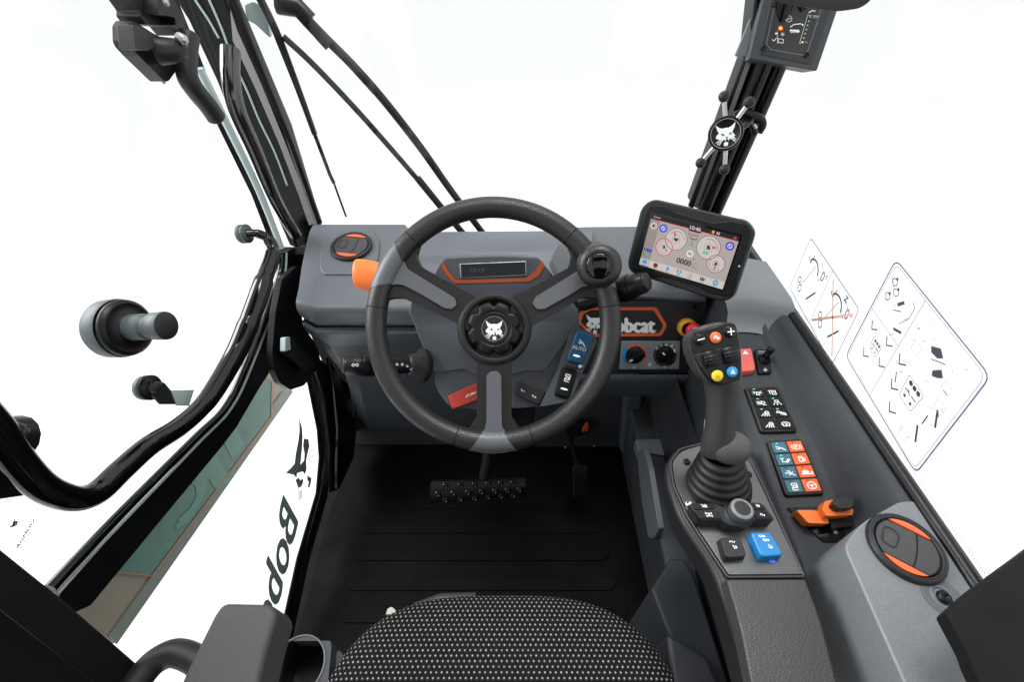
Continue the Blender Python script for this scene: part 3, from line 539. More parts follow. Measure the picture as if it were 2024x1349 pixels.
# ------------------------------------------------------------------ wipers outside the glass
WP_ = PY(1.0)
def wiper(label, path, r0, r1, parts):
    t = thing('wiper', WP_.pt(*path[0]), label, 'wiper', 'windscreen wipers')
    P = spline([WP_.pt(*p) for p in path]); n = len(P); mb = MB(RUB); mb.tube(P, [r0 + (r1 - r0) * i / (n - 1) for i in range(n)], seg=8); mb.build('blade', t)
    for nm, a, w_, m_ in parts:
        mb = MB(m_); mb.tube([PY(.99).pt(*p) for p in a], w_, seg=8); mb.build(nm, t)
    return t
wiper('left wiper blade hanging beside the left post', [(505, -20), (545, 60), (580, 150), (622, 265)], .0075, .006, [('blade', [(622, 265), (652, 345), (660, 362)], .0042, RUB), ('blade', [(660, 362), (684, 428)], .0025, RUB), ('spine', [(512, -10), (592, 190), (625, 270)], .003, CHAR)])
w2 = wiper('double armed wiper crossing behind the steering wheel top, thicker arm', [(600, 30), (640, 72), (700, 132), (760, 200), (830, 290), (890, 375), (955, 462)], .009, .0085, [('joint', [(548, 8), (590, 15), (612, 40)], .016, BLK), ('joint', [(632, 68), (652, 90)], .012, CHAR), ('hose', [(655, 85), (680, 118), (740, 185)], .003, BLK), ('arm', [(592, 25), (635, 72)], .011, BLK)])
wiper('thinner wiper arm running below the double armed wiper', [(560, 72), (620, 128), (700, 212), (765, 285), (830, 360)], .006, .0062, [('blade', [(825, 352), (868, 405), (918, 465)], .0085, RUB)])
mb = MB(MATS['mint_plastic']); plate(mb, PY(1.02), [(484, 10), (500, 3), (520, 12), (530, 40), (534, 75), (505, 48), (487, 38)], .01, r=3); tagm(mb.build('washer_cap'), 'small mint green washer cap above the left wiper outside', 'cap')
# ------------------------------------------------------------------ dashboard
db = thing('dashboard', (0, .75, .5), 'grey moulded dashboard spanning under the windscreen with round air vent at left', 'dashboard')
def Y(px, py, y): return PY(y).pt(px, py)
# left block: rows (y, py) with columns outer / chamfer / inner
TOP = P3((0, .904, .70), (1, .904, .70), (0, .680, .667))
mb = MB(GREY); T = TOP.pt
A0, A1, A2 = T(616, 447), T(810, 442), T(1000, 452)
rows = [[T(618, 446), T(640, 444), T(800, 444)],
        [T(612, 458), T(640, 457), T(812, 457)],
        [T(607, 477), T(640, 470), T(817, 470)],
        [T(602, 500), T(640, 496), T(826, 496)],
        [T(596, 530), T(636, 528), T(872, 524)],
        [T(590, 573), T(624, 588), T(1000, 588)],
        [Y(584.5, 597, .675), Y(624, 606, .662), Y(1000, 606, .662)],
        [Y(586, 610, .672), Y(624, 617, .657), Y(1000, 617, .657)],
        [Y(592, 624, .68), Y(623.6, 643, .664), Y(1000, 643, .664)],
        [Y(600, 628, .70), Y(630, 646, .69), Y(1000, 646, .69)]]
mb.grid(rows, smooth=False)
mb.add([r[0] for r in rows] + [r[0] + Vector((.03, .03, -.08)) for r in rows], [[i, i + 1, i + 11, i + 10] for i in range(9)])
mb.add([r[2] for r in rows[:6]] + [r[2] + Vector((.0, .0, -.05)) for r in rows[:6]], [[i, i + 1, i + 7, i + 6] for i in range(5)])
lb = mb.build('left_block', db, bevel=.006, segs=3)
# lower body: gap, lip, sloping panels
rows = [[Y(597, 634, .672), Y(624, 648, .668), Y(1000, 648, .668)],
        [Y(600, 644, .668), Y(626, 658, .656), Y(1000, 658, .656)],
        [Y(604, 654, .67), Y(632, 668, .66), Y(1000, 668, .66)],
        [Y(628, 676, .685), Y(655, 686, .672), Y(1000, 686, .672)],
        [Y(665, 720, .69), Y(690, 750, .68), Y(1000, 750, .68)],
        [Y(683, 742, .71), Y(706, 757, .695), Y(1000, 757, .695)],
        [Y(707, 825, .75), Y(727, 843, .73), Y(1000, 843, .73)],
        [Y(709, 830, .80), Y(730, 850, .79), Y(1000, 850, .79)]]
mb = MB(COWL); mb.grid(rows, smooth=False); mb.add([rows[i][0] for i in range(8)] + [r[0] + Vector((.03, .06, -.01)) for r in rows], [[i, i + 1, i + 9, i + 8] for i in range(7)])
mb.build('lower_body', db, bevel=.005, segs=3)
# centre section behind the wheel
cpl = [[(800, 459), (1170, 456)], [(800, 478), (1170, 474)], [(800, 500), (1170, 497)], [(800, 575), (1170, 570)], [(800, 640), (1170, 640)]]
yy = [.90, .84, .80, .73, .72]; zz = .682
rows = [[PY(y_).pt(a[0] + (b[0] - a[0]) * k / 6, a[1] + (b[1] - a[1]) * k / 6) for k in range(7)] for (a, b), y_ in zip(cpl, yy)]
mb = MB(GREY); mb.grid(rows, smooth=False); mb.build('centre_cover', db, bevel=.008, segs=3)
# right block
TR = P3((0, .904, .69), (1, .904, .69), (0, .72, .655))
mb = MB(GREY); T = TR.pt
rows = [[T(1120, 450), T(1160, 449), T(1390, 447)], [T(1135, 520), T(1165, 520), T(1395, 520)], [T(1135, 565), T(1165, 565), T(1395, 580)],
        [Y(1135, 585, .715), Y(1165, 585, .715), Y(1395, 596, .715)], [Y(1135, 592, .735), Y(1165, 592, .735), Y(1395, 600, .735)]]
mb.grid(rows, smooth=False); mb.build('right_block', db, bevel=.006, segs=3)
mb = MB(GREYL); mb.prism([PF(1120, 520, .78).pt(*p) for p in rp([(1105, 480), (1130, 492), (1128, 525), (1105, 545), (1090, 510)], 6)], -F * -.06); mb.build('wheel_side_trim', db, bevel=.004)
# body under the control panel
mb = MB(COWL)
rows = [[Y(1128, 741, .655), Y(1250, 741, .655), Y(1390, 741, .655), Y(1440, 741, .66)], [Y(1128, 752, .648), Y(1250, 752, .648), Y(1390, 752, .648), Y(1440, 752, .655)],
        [Y(1128, 775, .655), Y(1250, 775, .655), Y(1390, 775, .655), Y(1440, 775, .66)], [Y(1128, 784, .70), Y(1250, 784, .70), Y(1390, 790, .70), Y(1440, 790, .70)]]
mb.grid(rows, smooth=False); mb.build('shelf', db, bevel=.008, segs=3)
mb = MB(GREYD); mb.prism([PY(.78).pt(*p) for p in [(700, 760), (1500, 760), (1500, 900), (700, 900)]], (0, .05, 0)); mb.build('recess_wall', db)
mb = MB(COWL)
for y_, pts in ((.70, [(1238, 778), (1272, 782), (1262, 880), (1246, 905), (1226, 895)]), (.72, [(1270, 782), (1400, 782), (1390, 838), (1365, 868), (1300, 872), (1268, 840)])):
    plate(mb, PY(y_), pts, .05, m=COWL if y_ == .70 else GREYD)
mb.build('knee_panel', db, bevel=.01, segs=3)
mb = MB(GREYD); plate(mb, PY(.735), [(870, 800), (1060, 800), (1055, 885), (1245, 885), (1245, 780), (1130, 790), (870, 790)], .03); plate(mb, PY(.74), [(1060, 780), (1080, 780), (1085, 880), (1062, 880)], .01, m=GREY); mb.build('column_shroud', db, bevel=.004)
mb = MB(ORGD); plate(mb, PY(.70), [(1150, 855), (1160, 840), (1165, 842), (1162, 853)], .01, r=2); mb.build('tilt_latch', db, bevel=.001)
mb = MB(MATTE); plate(mb, PY(.71), rp([(1118, 842), (1150, 838), (1170, 845), (1165, 858), (1135, 864), (1116, 858)], 8), .015); mb.build('latch_recess', db)
for x_, y_ in ((1118, 885), (1174, 882)): tagm(MB(SIL).lathe(PY(.70).pt(x_, y_), (0, -1, .2), [(0, .002), (.0025, .001), (.003, 0)], seg=8).build('screw', db), None, None)
# round vents
def vent(parent, pl, cx, cy, rad, rot):
    fr_ = frame(pl, cx, cy, up=(0, 1, .3), rot=rot); o = fr_.o; n = pl.n; r = rad
    mb = MB(CHAR); mb.lathe(o, n, [(r * 1.02, -.004), (r * 1.03, .002), (r, .005), (r * .95, .0056), (r * .93, .0046), (r * .92, .0052), (r * .87, .005), (r * .85, .001), (r * .8, -.001), (0, -.002)], seg=64); v = mb.build('air_vent', parent)
    rr = r * .84; inner = [(-.25, .86), (.75, .55), (.9, 0), (.55, -.75), (-.7, -.7), (-.92, .1)]
    mb = MB(VENT); pts = []
    for k in range(48):
        a = 2 * pi * k / 48; x_ = cos(a) * .96; y_ = max(-.69, min(.69, sin(a))); pts.append((x_ * rr, y_ * rr))
    mb.prism([fr_.m(*p, .0045) for p in pts], -n * .006); mb.build('flap', v, bevel=.001)
    mb = MB(MATTE); mb.line(fr_, [(rr * (.22 + .06 * sin(k * pi / 6)), rr * (-.69 + 1.38 * k / 6)) for k in range(7)], .0012, h=.0049); mb.arc(fr_, 0, 0, rr * .97, .0012, h=.0046, n=48); mb.build('flap_gap', v)
    mb = MB(CHAR); mb.line(fr_, rp([(-rr * .75, -.3 * rr), (-rr * .35, -.35 * rr), (-rr * .25, .2 * rr), (-rr * .45, .4 * rr), (-rr * .75, .35 * rr)], .004), .0014, h=.0052, closed=True); mb.build('thumb_grip', v)
    for s_ in (1, -1):
        mb = MB(ORGP); c_ = [(rr * .66 * (2 * k / 12 - 1), s_ * rr * .97 * sqrt(1 - (.66 * (2 * k / 12 - 1)) ** 2)) for k in range(13)]
        c_ += [(rr * .66 * (1 - 2 * k / 12), s_ * rr * .735) for k in range(0, 13)]
        mb.prism([fr_.m(*p, .0052) for p in c_], -n * .004); mb.build('orange_tab', v, bevel=.0006)
    return v
mb = MB(GREY); pl = TOP; plate(mb, pl, rp([(633, 478), (660, 455), (735, 455), (752, 478), (748, 520), (720, 545), (640, 545), (633, 535)], 10), .01, h=.004); mb.build('vent_plinth', db, bevel=.0035, segs=3)
vent(db, TOP.off(.006), 695, 488, .0425, -8)
# ------------------------------------------------------------------ steering column cowl
sc = thing('steering_column', D(975, 700, .8), 'grey steering column cowl behind the wheel with indicator display and rocker switches', 'steering column')
cow = [(807, 618, 4), (812, 596, 4), (835, 592, 4), (866, 598, 4), (1090, 596, 4), (1133, 596, 6), (1144, 612, 4), (1150, 660, 4), (1140, 720, 6), (1118, 795, 8), (1069, 806, 8), (946, 813, 8), (884, 803, 10), (862, 770, 6), (855, 740, 6), (818, 642, 4)]
CN = tlt(52)
CP = PF(975, 700, .80, CN)
mb = MB(COWL); plate(mb, CP, cow, .10, taper=.72); mb.build('cowl', sc, bevel=.006, segs=3)
mb = MB(COWL); plate(mb, CP, rp([(822, 646), (1134, 638), (1130, 660), (1076, 734), (1036, 734), (1010, 742), (940, 742), (918, 730), (858, 738)], 8), .02, h=.006, taper=1.03); mb.build('cowl_upper_face', sc, bevel=.004, segs=3)
mb = MB(GREYD); plate(mb, CP, rp([(1024, 752), (1100, 732), (1092, 800), (1018, 808)], 5), .02, h=.003); mb.build('switch_bezel', sc, bevel=.002)
DP = PF(985, 545, .835, tlt(38))
mb = MB(COWL); plate(mb, DP, [(846, 562, 4), (868, 520, 6), (880, 509, 6), (985, 504, 30), (1064, 508, 6), (1082, 530, 4), (1107, 562, 4), (1090, 600, 6), (860, 602, 6)], .09, taper=.8, h=.004); mb.build('display_hood', sc, bevel=.005, segs=3)
mb = MB(ORGD); plate(mb, DP, [(877, 517), (886, 536), (902, 554), (1040, 550), (1058, 536), (1070, 515), (1077, 525), (1064, 546), (1046, 557), (898, 561), (884, 545), (874, 530)], .003, h=.0055); mb.build('orange_stripe', sc)
Zq = lambda x, y: (900 + x / 4.09, 370 + y / 4.09)
mb = MB(SIL); plate(mb, DP, [(909, 522, 2), (1040, 517, 2), (1041, 545, 2), (911, 551, 2)], .004, h=.007); mb.build('display_bezel', sc, bevel=.001)
mb = MB(SC_DK); plate(mb, DP, [(911.5, 523.5), (1038, 518.5), (1039, 543.5), (913, 549.5)], .002, h=.0082); ds = mb.build('indicator_display', sc)
mb = MB(DGLED); qd = frame(DP, 937, 535); 
for x_ in (0, .014): mb.arc(qd, x_, 0, .0035, .0012, -90, 90, n=8, h=.0088); mb.line(qd, [(x_ - .006, .002), (x_ - .002, .002)], .001, h=.0088); mb.line(qd, [(x_ - .006, -.002), (x_ - .002, -.002)], .001, h=.0088)
mb.build('telltale', ds)
# rockers: quad corners bl, br, tr, tl
def rocker(parent, pl, quad, m_, name='rocker_switch', label=None, thick=.009, h=.006, icons=(), led=None, bev=.003, r=3):
    q_ = Q(pl.off(h), *quad, 1, 2); a = [quad[0], quad[1], quad[2], quad[3]]
    mb = MB(m_); mb.prism([q_.m(*p) for p in rp([(.02, 0), (.98, 0), (1.02, .5), (1, 2), (0, 2), (-.02, .5)], .2, 5)], -pl.n * thick, taper=1.12); o_ = mb.build(name, parent, bevel=bev, segs=3, label=label)
    if icons or led:
        mb = MB(WHT)
        for ic, x_, y_, s_ in icons:
            if ic in IC: icon(mb, q_, ic, x_, y_, s_, wd=.26, h=.0006)
            else: mb.text(q_, ic, x_, y_, s_, h=.0006, bold=.01)
        if led: 
            for lm, x_, y_, rx, ry in led: mb.disc(q_, x_, y_, rx, lm, h=.0006, ry=ry, n=16)
        mb.build('symbol', o_)
    return o_
SP = PF(1145, 720, .775, CN)
mb = MB(COWL); plate(mb, SP, [(1130, 650, 5), (1142, 646, 3), (1176, 662, 10), (1180, 676, 6), (1150, 740, 4), (1130, 790, 8), (1112, 797, 6), (1066, 805, 5), (1100, 735, 5)], .05, taper=.9); mb.build('switch_pod', sc, bevel=.004, segs=3)
rocker(sc, SP, ((1121, 713), (1148, 720), (1172, 664), (1141, 655)), BLU, label='blue rocker switch marked AUTO', icons=(('AUTO', .5, .92, .24), ('boom', .55, 1.42, .26)), led=((WLED, .5, .5, .25, .07),))
rocker(sc, SP, ((1097, 781), (1124, 789), (1141, 735), (1112, 727)), BLK, label='black rocker switch with white engine symbol', icons=(('frame', .5, 1.4, .3),), led=((WLED, .5, .6, .26, .06),))
mb = MB(CHAR); mb.tube([SP.off(.012).pt(1120, 722), SP.off(.014).pt(1142, 728)], .0035); mb.lathe(SP.off(.014).pt(1147, 726), SP.n + Vector((1, 0, 0)) * .5, [(0, .006), (.003, .005), (.0045, .002), (.0045, -.003)], SIL, seg=14); mb.build('column_lever', sc)
rocker(sc, CP, ((896, 809), (951, 788), (943, 758), (887, 783)), RED, label='red rocker switch with horn symbol', h=.012, icons=(('horn', .7, 1.0, .22),))
rocker(sc, CP, ((1019, 780), (1064, 801), (1077, 776), (1026, 757)), CHAR, label='black rocker switch with seat symbols', h=.012, icons=(('person', .25, 1.1, .17), ('seat', .72, .9, .17)))
# orange lever behind wheel, left
t = thing('shuttle_lever', D(725, 540, .8), 'orange direction lever knob poking out left of the steering wheel', 'lever')
mb = MB(ORG); rows = []
for k, (x_, s_) in enumerate(((702, .3), (701, .75), (703, 1), (722, 1.08), (745, 1.1), (790, 1.0))):
    cc = D(x_, 540 + (x_ - 702) * .22, .78); u_ = Vector((0, .7, .7)); v_ = F; rows.append([cc + (u_ * cos(2 * pi * j / 20) * .026 + v_ * sin(2 * pi * j / 20) * .018) * s_ for j in range(20)])
mb.grid(rows, closed=True); mb.add(rows[0], [list(range(20))]); o_ = mb.build('grip', t)
sb = o_.modifiers.new('round', 'SUBSURF'); sb.levels = 1; sb.render_levels = 2
mb = MB(CHAR).tube([D(770, 555, .78), D(850, 600, .84)], .008); mb.build('stem', t)
# stalks
def stalk(label, a, b, da, db_, r, base=None):
    t = thing('control_stalk', D(*a, da), label, 'stalk', 'steering column stalks')
    P0 = D(*a, da); P1 = D(*b, db_); ax_ = (P0 - P1).normalized(); L = (P0 - P1).length
    pr = [(0, L), (r * .62, L), (r * .72, L - .001), (r * .74, L - .004)]
    MB(CHAR).lathe(P1, ax_, pr, seg=32).build('end_cap', t)
    MB(BLK).lathe(P1, ax_, [(r * .76, L - .004), (r * .8, L - .0065), (r * .84, L - .007), (r, L - .028), (r, L - .029)], seg=40).build('tip', t)
    MB(BLK).lathe(P1, ax_, [(r * 1.05, L - .0295), (r * 1.08, L - .031), (r * 1.08, L - .049), (r * 1.03, L - .051)], seg=72, fn=lambda a_, rr, h_: rr * (1 + .012 * cos(a_ * 36))).build('twist_ring', t)
    MB(BLK).lathe(P1, ax_, [(r, L - .051), (r * .98, L - .06), (r * .95, L * .35), (r * .8, .01), (r * .8, -.02)], seg=40).build('barrel', t)
    if base: MB(CHAR).lathe(P1, ax_, [(r * .85, .018), (r * 1.15, .014), (r * 1.2, .004), (r * 1.75, -.004), (r * 1.8, -.012), (r * 1.3, -.02)], seg=40).build('boot', t)
    # symbols wrap on the side facing the driver
    view = (C0 - P0).normalized(); up_ = (view - ax_ * view.dot(ax_)).normalized(); sd = ax_.cross(up_)
    class WQ:
        n = up_
        def m(s, x_, y_, h=0):
            rr = r * 1.02 + .0006; th = y_ / rr; return P1 + ax_ * (L - x_) + (up_ * cos(th) + sd * sin(th)) * (rr + (.0015 if .029 < x_ < .052 else 0))
    return t, WQ()
t, q = stalk('left indicator stalk with ribbed ring and white symbols', (676, 722), (826, 722), .735, .80, .0175, True)
mb = MB(WHT)
for x_ in (.014, .020): mb.line(q, [(x_, .0025), (x_ + .0025, 0), (x_, -.0025), (x_ - .0025, 0)], .0011, closed=True)
for y_ in (.009, .003, -.004): mb.line(q, [(.054, y_), (.059, y_)], .002)
for x_ in (.085, .094): mb.arc(q, x_, .001, .0017, .001, n=12)
mb.line(q, [(.101, .0), (.105, -.003), (.101, -.003)], .001); mb.line(q, [(.108, -.008), (.116, -.004), (.113, -.010), (.108, -.008)], .0008); mb.build('symbols', t)
t, q = stalk('right wiper stalk pointing at the touch screen with ribbed ring', (1281, 556), (1170, 592), .70, .77, .0195)
mb = MB(WHT)
for y_ in (-.006, .003): mb.arc(q, .054, y_, .0016, .0009, n=12)
mb.line(q, [(.054, .008), (.054, .0105)], .0018); mb.line(q, [(.056, -.010), (.058, -.014)], .002); mb.build('symbols', t)
# ------------------------------------------------------------------ steering wheel
WN = -F; WP = Plane(D(975, 641.5, .707), WN); WC = WP.pt(975, 641.5)
wh = thing('steering_wheel', WC, 'black leather three spoke steering wheel with grey inlays and spinner knob', 'steering wheel')
mb = MB(LEATH); torus(mb, WC, WN, .1835, .0165, 0, 360, LEATH, seg=140, rs=28)
mb.build('rim', wh)
ang = lambda px, py: math.degrees(atan2(-(py - 641.5), px - 975))
mb = MB(MATTE)
for px, py in ((800, 456), (1141, 452), (738, 607), (1208, 606), (898, 875), (1055, 872)):
    mb = MB(MATTE); a = ang(px, py); torus(mb, WC, WN, .1835, .01665, a - .25, a + .25, MATTE, seg=2, rs=28); mb.build('rim_seam', wh)
PM = 1263.0
def spoke(pts, name, m_, h0, th, bev, r=6):
    mb = MB(m_); plate(mb, WP, pts, th, h=h0, r=r); return mb.build(name, wh, bevel=bev, segs=3)
# arms (traced outlines)
SL = [(830, 478), (822, 505), (833, 528), (945, 590), (960, 680), (905, 640), (796, 589), (768, 590), (745, 606), (728, 600), (733, 570), (780, 480), (806, 456)]
SR = [(1122, 480), (1131, 503), (1124, 530), (1012, 588), (1000, 680), (1046, 648), (1152, 588), (1182, 590), (1206, 604), (1222, 600), (1215, 566), (1166, 480), (1142, 456)]
SB = [(942, 700), (943, 825), (922, 855), (900, 872), (925, 888), (975, 892), (1025, 886), (1052, 868), (1030, 852), (1011, 825), (1012, 700)]
for s_, nm in ((SL, 'left'), (SR, 'right'), (SB, 'lower')):
    mb = MB(LEATH); mb.use(SPK); plate(mb, WP, s_, .022, h=.004, r=7); mb.build('spoke', wh, bevel=.0085, segs=4)
IL = [(784, 482), (808, 534), (838, 552), (900, 590), (904, 603), (895, 612), (880, 610), (829, 580), (800, 565), (787, 563), (736, 570), (752, 520)]
IR = [(1159, 480), (1186, 480), (1206, 530), (1214, 570), (1170, 566), (1150, 568), (1122, 586), (1075, 612), (1060, 612), (1052, 600), (1058, 588), (1110, 556), (1142, 536), (1146, 510)]
IB = [(962, 742), (970, 734), (984, 734), (991, 742), (992, 842), (1024, 886), (1000, 893), (975, 895), (950, 893), (925, 886), (959, 848), (962, 830)]
for s_ in (IL, IR, IB):
    mb = MB(GLEA); plate(mb, WP, s_, .01, h=.0075, r=4); mb.build('spoke_inlay', wh, bevel=.003, segs=3)
mb = MB(GLEA); rf = lambda t_: 1 + .06 * sin(pi * min(1, max(0, t_)))
for a, b in ((ang(784, 478), ang(731, 573)), (ang(1218, 573), ang(1166, 478)), (ang(925, 893), ang(1025, 893))):
    if b < a: b += 360
    mb = MB(GLEA); md = (a + b) / 2; rows = []; v_ = U; u_ = R
    for i in range(31):
        row = []
        for k in range(28):
            b_ = 2 * pi * k / 28; aa = radians(md + (a + (b - a) * i / 30 - md) * (.74 + .26 * cos(b_))); d = u_ * cos(aa) + v_ * sin(aa); row.append(WC + d * .1835 + (d * cos(b_) + WN * sin(b_)) * .0172)
        rows.append(row)
    mb.grid(rows, closed=True); mb.build('rim_inlay', wh)
HC = WP.pt(977, 650)
mb = MB(SPK); mb.lathe(HC, WN, [(.059, -.03), (.0585, -.002), (.056, .006), (.049, .0085), (.0455, .006), (.0445, -.004), (0, -.004)], seg=72); 
mb.build('hub', wh)
mb = MB(GREYD); plate(mb, WP, rp([(940, 660), (1014, 660), (1012, 720), (942, 720)], 5), .02, h=-.002); mb.build('hub_neck', wh, bevel=.003)
scal = lambda a_, rr, h_: rr * (1 - (.15 * max(0, cos(a_ * 8)) ** 1.6 if rr > .03 else 0))
mb = MB(BLK); mb.lathe(HC, WN, [(.0425, -.004), (.0425, .006), (.0405, .0105), (.037, .0125), (.029, .0135), (.0265, .0132), (.0262, .012), (.0255, .0125), (.0215, .013), (.0198, .0125), (.0195, .0105), (0, .0105)], seg=128, fn=scal); kb = mb.build('centre_knob', wh)
fq = frame(WP, 977, 650); fq.o = HC + WN * .0106
mb = MB(BLK); mb.disc(fq, 0, 0, .019, GLOSS, h=.0002, n=48); mb.arc(fq, 0, 0, .0187, .0006, m=SIL, h=.0008, n=60); cathead(mb, fq, 0, -.0025, .030, WHT, GLOSS, h=.0006); mb.build('emblem', kb)
KC = D(1184, 526, .655); KN = (C0 - KC).normalized()
mb = MB(LEATH); mb.lathe(KC, KN, [(.018, -.03), (.03, -.02), (.0325, -.01), (.0325, -.002), (.030, .006), (.0245, .011), (.0195, .0122), (.0185, .0115)], seg=64); sk = mb.build('spinner_knob', wh)
mb = MB(GLOSS); mb.lathe(KC, KN, [(.0185, .0112), (.0182, .0128), (.0165, .0142), (.01, .0158), (0, .0162)], seg=48); mb.build('knob_cap', sk)
mb = MB(CHAR); mb.tube([KC - KN * .02, KC - KN * .045], .012); mb.build('knob_post', sk)
# ------------------------------------------------------------------ control panel with logo
PP = Plane((0, .725, .622), tlt(22)); X2 = lambda x, y: (1120 + x / 4.09, 570 + y / 4.09)
cp = thing('climate_control', PP.pt(1260, 665), 'flat black control panel right of the wheel with orange framed logo and climate knobs', 'control panel')
mb = MB(PNL); plate(mb, PP, [(1120, 593), (1397, 597), (1388, 738), (1116, 739)], .03); mb.build('panel', cp, bevel=.001)
mb = MB(ORGP); o_ = [(1146, 617), (1166, 607.5), (1297, 607.5, 3), (1318.5, 643, 5), (1307, 664.5, 4), (1170, 666), (1141, 636)]; i_ = [(1153, 621), (1168, 613), (1292, 613.5, 3), (1311, 644, 4), (1302, 658.5, 3), (1172, 659.5), (1148, 637)]
mb.poly(PixQ(PP), rp(o_, 3), h=.0006); mb.poly(PixQ(PP), rp(i_, 3), PNL, h=.0012)
cathead(mb, Q(PP, (1154, 662), (1196, 662), (1196, 620), (1154, 620), 1, 1), .5, .52, .92, WHT, PNL, h=.0018)
mb.text(Q(PP, (1196, 656), (1296, 657), (1296, 627), (1196, 627), 10, 3), 'Bobcat', 5, .02, 3.0, WHT, h=.0018, bold=.05, wid=9.4)
mb.arc(PixQ(PP), 1296.5, 653.5, 1.3, .5, m=LGY, n=10, h=.0018); mb.build('logo', cp)
for x_, y_ in ((1373, 607), (1364, 724)): MB(BLK).lathe(PP.pt(x_, y_), PP.n, [(.0058, 0), (.0055, .003), (.003, .0032), (.0028, .001), (0, .001)], seg=24).build('bolt', cp)
# climate unit
CQ = [X2(427, 658), X2(908, 655), X2(918, 430), X2(443, 430)]; q = Q(PP.off(.002), *CQ, 48, 23)
mb = MB(ACP); mb.prism([q.m(*p) for p in ((0, 0), (48, 0), (48, 23), (0, 23))], -PP.n * .004); cu = mb.build('climate_unit', cp, bevel=.0006)
mb = MB(WHT)
for k in range(6):
    a0 = 225 - k * 45 + 0; m_ = BLUP if k < 2 else REDP if k > 2 else BLUP
    a0 = 222 - k * 42; mb.arc(q, 11.5, 11.8, 8.6, 1.9, a0 - 40, a0, BLUP if k < 2 else ORGP, n=8, h=.0006)
mb.arc(q, 11.5, 11.8, 9.8, .5, 90, 222, BLUP, n=18, h=.0007); mb.arc(q, 11.5, 11.8, 9.8, .5, 10, 88, BLUP, n=10, h=.0007)
mb.arc(q, 36, 11.8, 9.2, 1.0, 0, 360, MATS['dark_grey_plastic'], n=40, h=.0004); mb.disc(q, 36, 11.8, 9.3, MATS['dark_grey_plastic'], n=40, h=.0003)
for k, s_ in enumerate((.35, .7, 1.1, 1.5)): mb.line(q, [(36 + 8.5 * cos(radians(125 - k * 30)), 11.8 + 8.5 * sin(radians(125 - k * 30))), (36 + 8.5 * cos(radians(108 - k * 30)), 11.8 + 8.5 * sin(radians(108 - k * 30)))], s_, h=.0009)
mb.arc(q, 29, 17.5, .8, .4, n=12, h=.0009); mb.arc(q, 11.5, 1.8, .9, .45, n=12, h=.0006); mb.line(q, [(36, 2.9), (36.9, 2), (36, 1.1), (35.1, 2)], .4, h=.0006, closed=True)
mb.arc(q, 24, 4, 1.2, .4, n=14, h=.0006); mb.disc(q, 24, 4, .5, n=8, h=.0006); mb.disc(q, 24, 8.4, .4, MATTE, n=8, h=.0006)
for s_, n_ in ((0, '1'), (1, '2'), (2, '3')): mb.text(q, n_, 32.5 + s_ * 4.4, 19.6 - abs(s_ - .8) * .8, 2, h=.0009, bold=.03)
mb.build('scale_print', cu)
for x_, a_, nm in ((11.5, 205, 'knob'), (36, 130, 'knob')):
    o_ = q.m(x_, 11.8); ex = (q.m(x_ + 1, 11.8) - o_); ey = (q.m(x_, 12.8) - o_); rad = ex.length * 7
    mb = MB(BLK); mb.lathe(o_, PP.n, [(rad * 1.05, 0), (rad, .005), (rad * .96, .007), (rad * .85, .008), (0, .008)], seg=48)
    d = (ex.normalized() * cos(radians(a_)) + ey.normalized() * sin(radians(a_))); p_ = d.cross(PP.n).normalized()
    a = [o_ + d * rad * 1.0 * s1 + p_ * rad * .27 * s2 * (1 if s1 > 0 else 1.25) + PP.n * .017 for s1, s2 in ((1, 1), (-1, 1), (-1, -1), (1, -1))]
    mb.prism(a, -PP.n * .012, taper=1.1); kb = mb.build(nm, cu, bevel=.0015)
    mb = MB(WHT); mb.prism([o_ + d * rad * s1 + p_ * rad * .09 * s2 + PP.n * .0178 for s1, s2 in ((.9, 1), (.5, 1), (.5, -1), (.9, -1))], -PP.n * .002); mb.build('pointer', kb)
# emergency stop
es = thing('emergency_stop', PP.pt(1352, 646), 'red mushroom stop button on yellow base beside the joystick head', 'stop button')
o_ = PP.pt(1356, 646); MB(YEL2).lathe(o_, PP.n, [(.0195, 0), (.0195, .010), (.018, .0125), (.0135, .013)], seg=48).build('base', es)
o2 = PP.pt(1362, 646) + PP.n * .012
MB(REDB).lathe(o2, PP.n, [(.011, 0), (.012, .008), (.0165, .011), (.0175, .016), (.0165, .021), (.013, .0235), (0, .024)], seg=48).build('button', es)
mb = MB(WHT); fq = frame(PP, 1362, 646); fq.o = o2 + PP.n * .0236; mb.arc(fq, 0, 0, .0115, .002, 40, 130, n=10, h=.0003); mb.arc(fq, 0, 0, .0115, .002, 220, 310, n=10, h=.0003); mb.build('arrows', es)
# ------------------------------------------------------------------ touch screen
Z3 = lambda x, y: (1200 + x / 4.997, 370 + y / 4.997)
corn = [Z3(315, 765), Z3(1140, 1012), Z3(1315, 487), Z3(445, 262)]
rr = [ray(*c) for c in corn]; uu = rr[0].cross(rr[1]).cross(rr[3].cross(rr[2])).normalized(); vv = rr[0].cross(rr[3]).cross(rr[1].cross(rr[2])).normalized()
SN = uu.cross(vv).normalized(); 
print('screen u.v', uu.dot(vv), SN)
if abs(uu.dot(vv)) > .25: SN = (C0 - D(1370, 495, .7)).normalized()
TS = PF(1370, 495, .70, SN); SN = TS.n
ts = thing('touch_screen', TS.pt(1370, 495), 'rectangular touch screen in black bezel showing gauges, angled above the control panel', 'display')
out = [Z3(460, 108), Z3(700, 150), Z3(880, 172), Z3(1100, 235), Z3(1290, 295), Z3(1400, 330), Z3(1478, 440), Z3(1440, 620), Z3(1280, 1050), Z3(1200, 1140), Z3(1120, 1140), Z3(900, 1075), Z3(520, 960), Z3(330, 900), Z3(205, 830), Z3(195, 740), Z3(330, 200)]
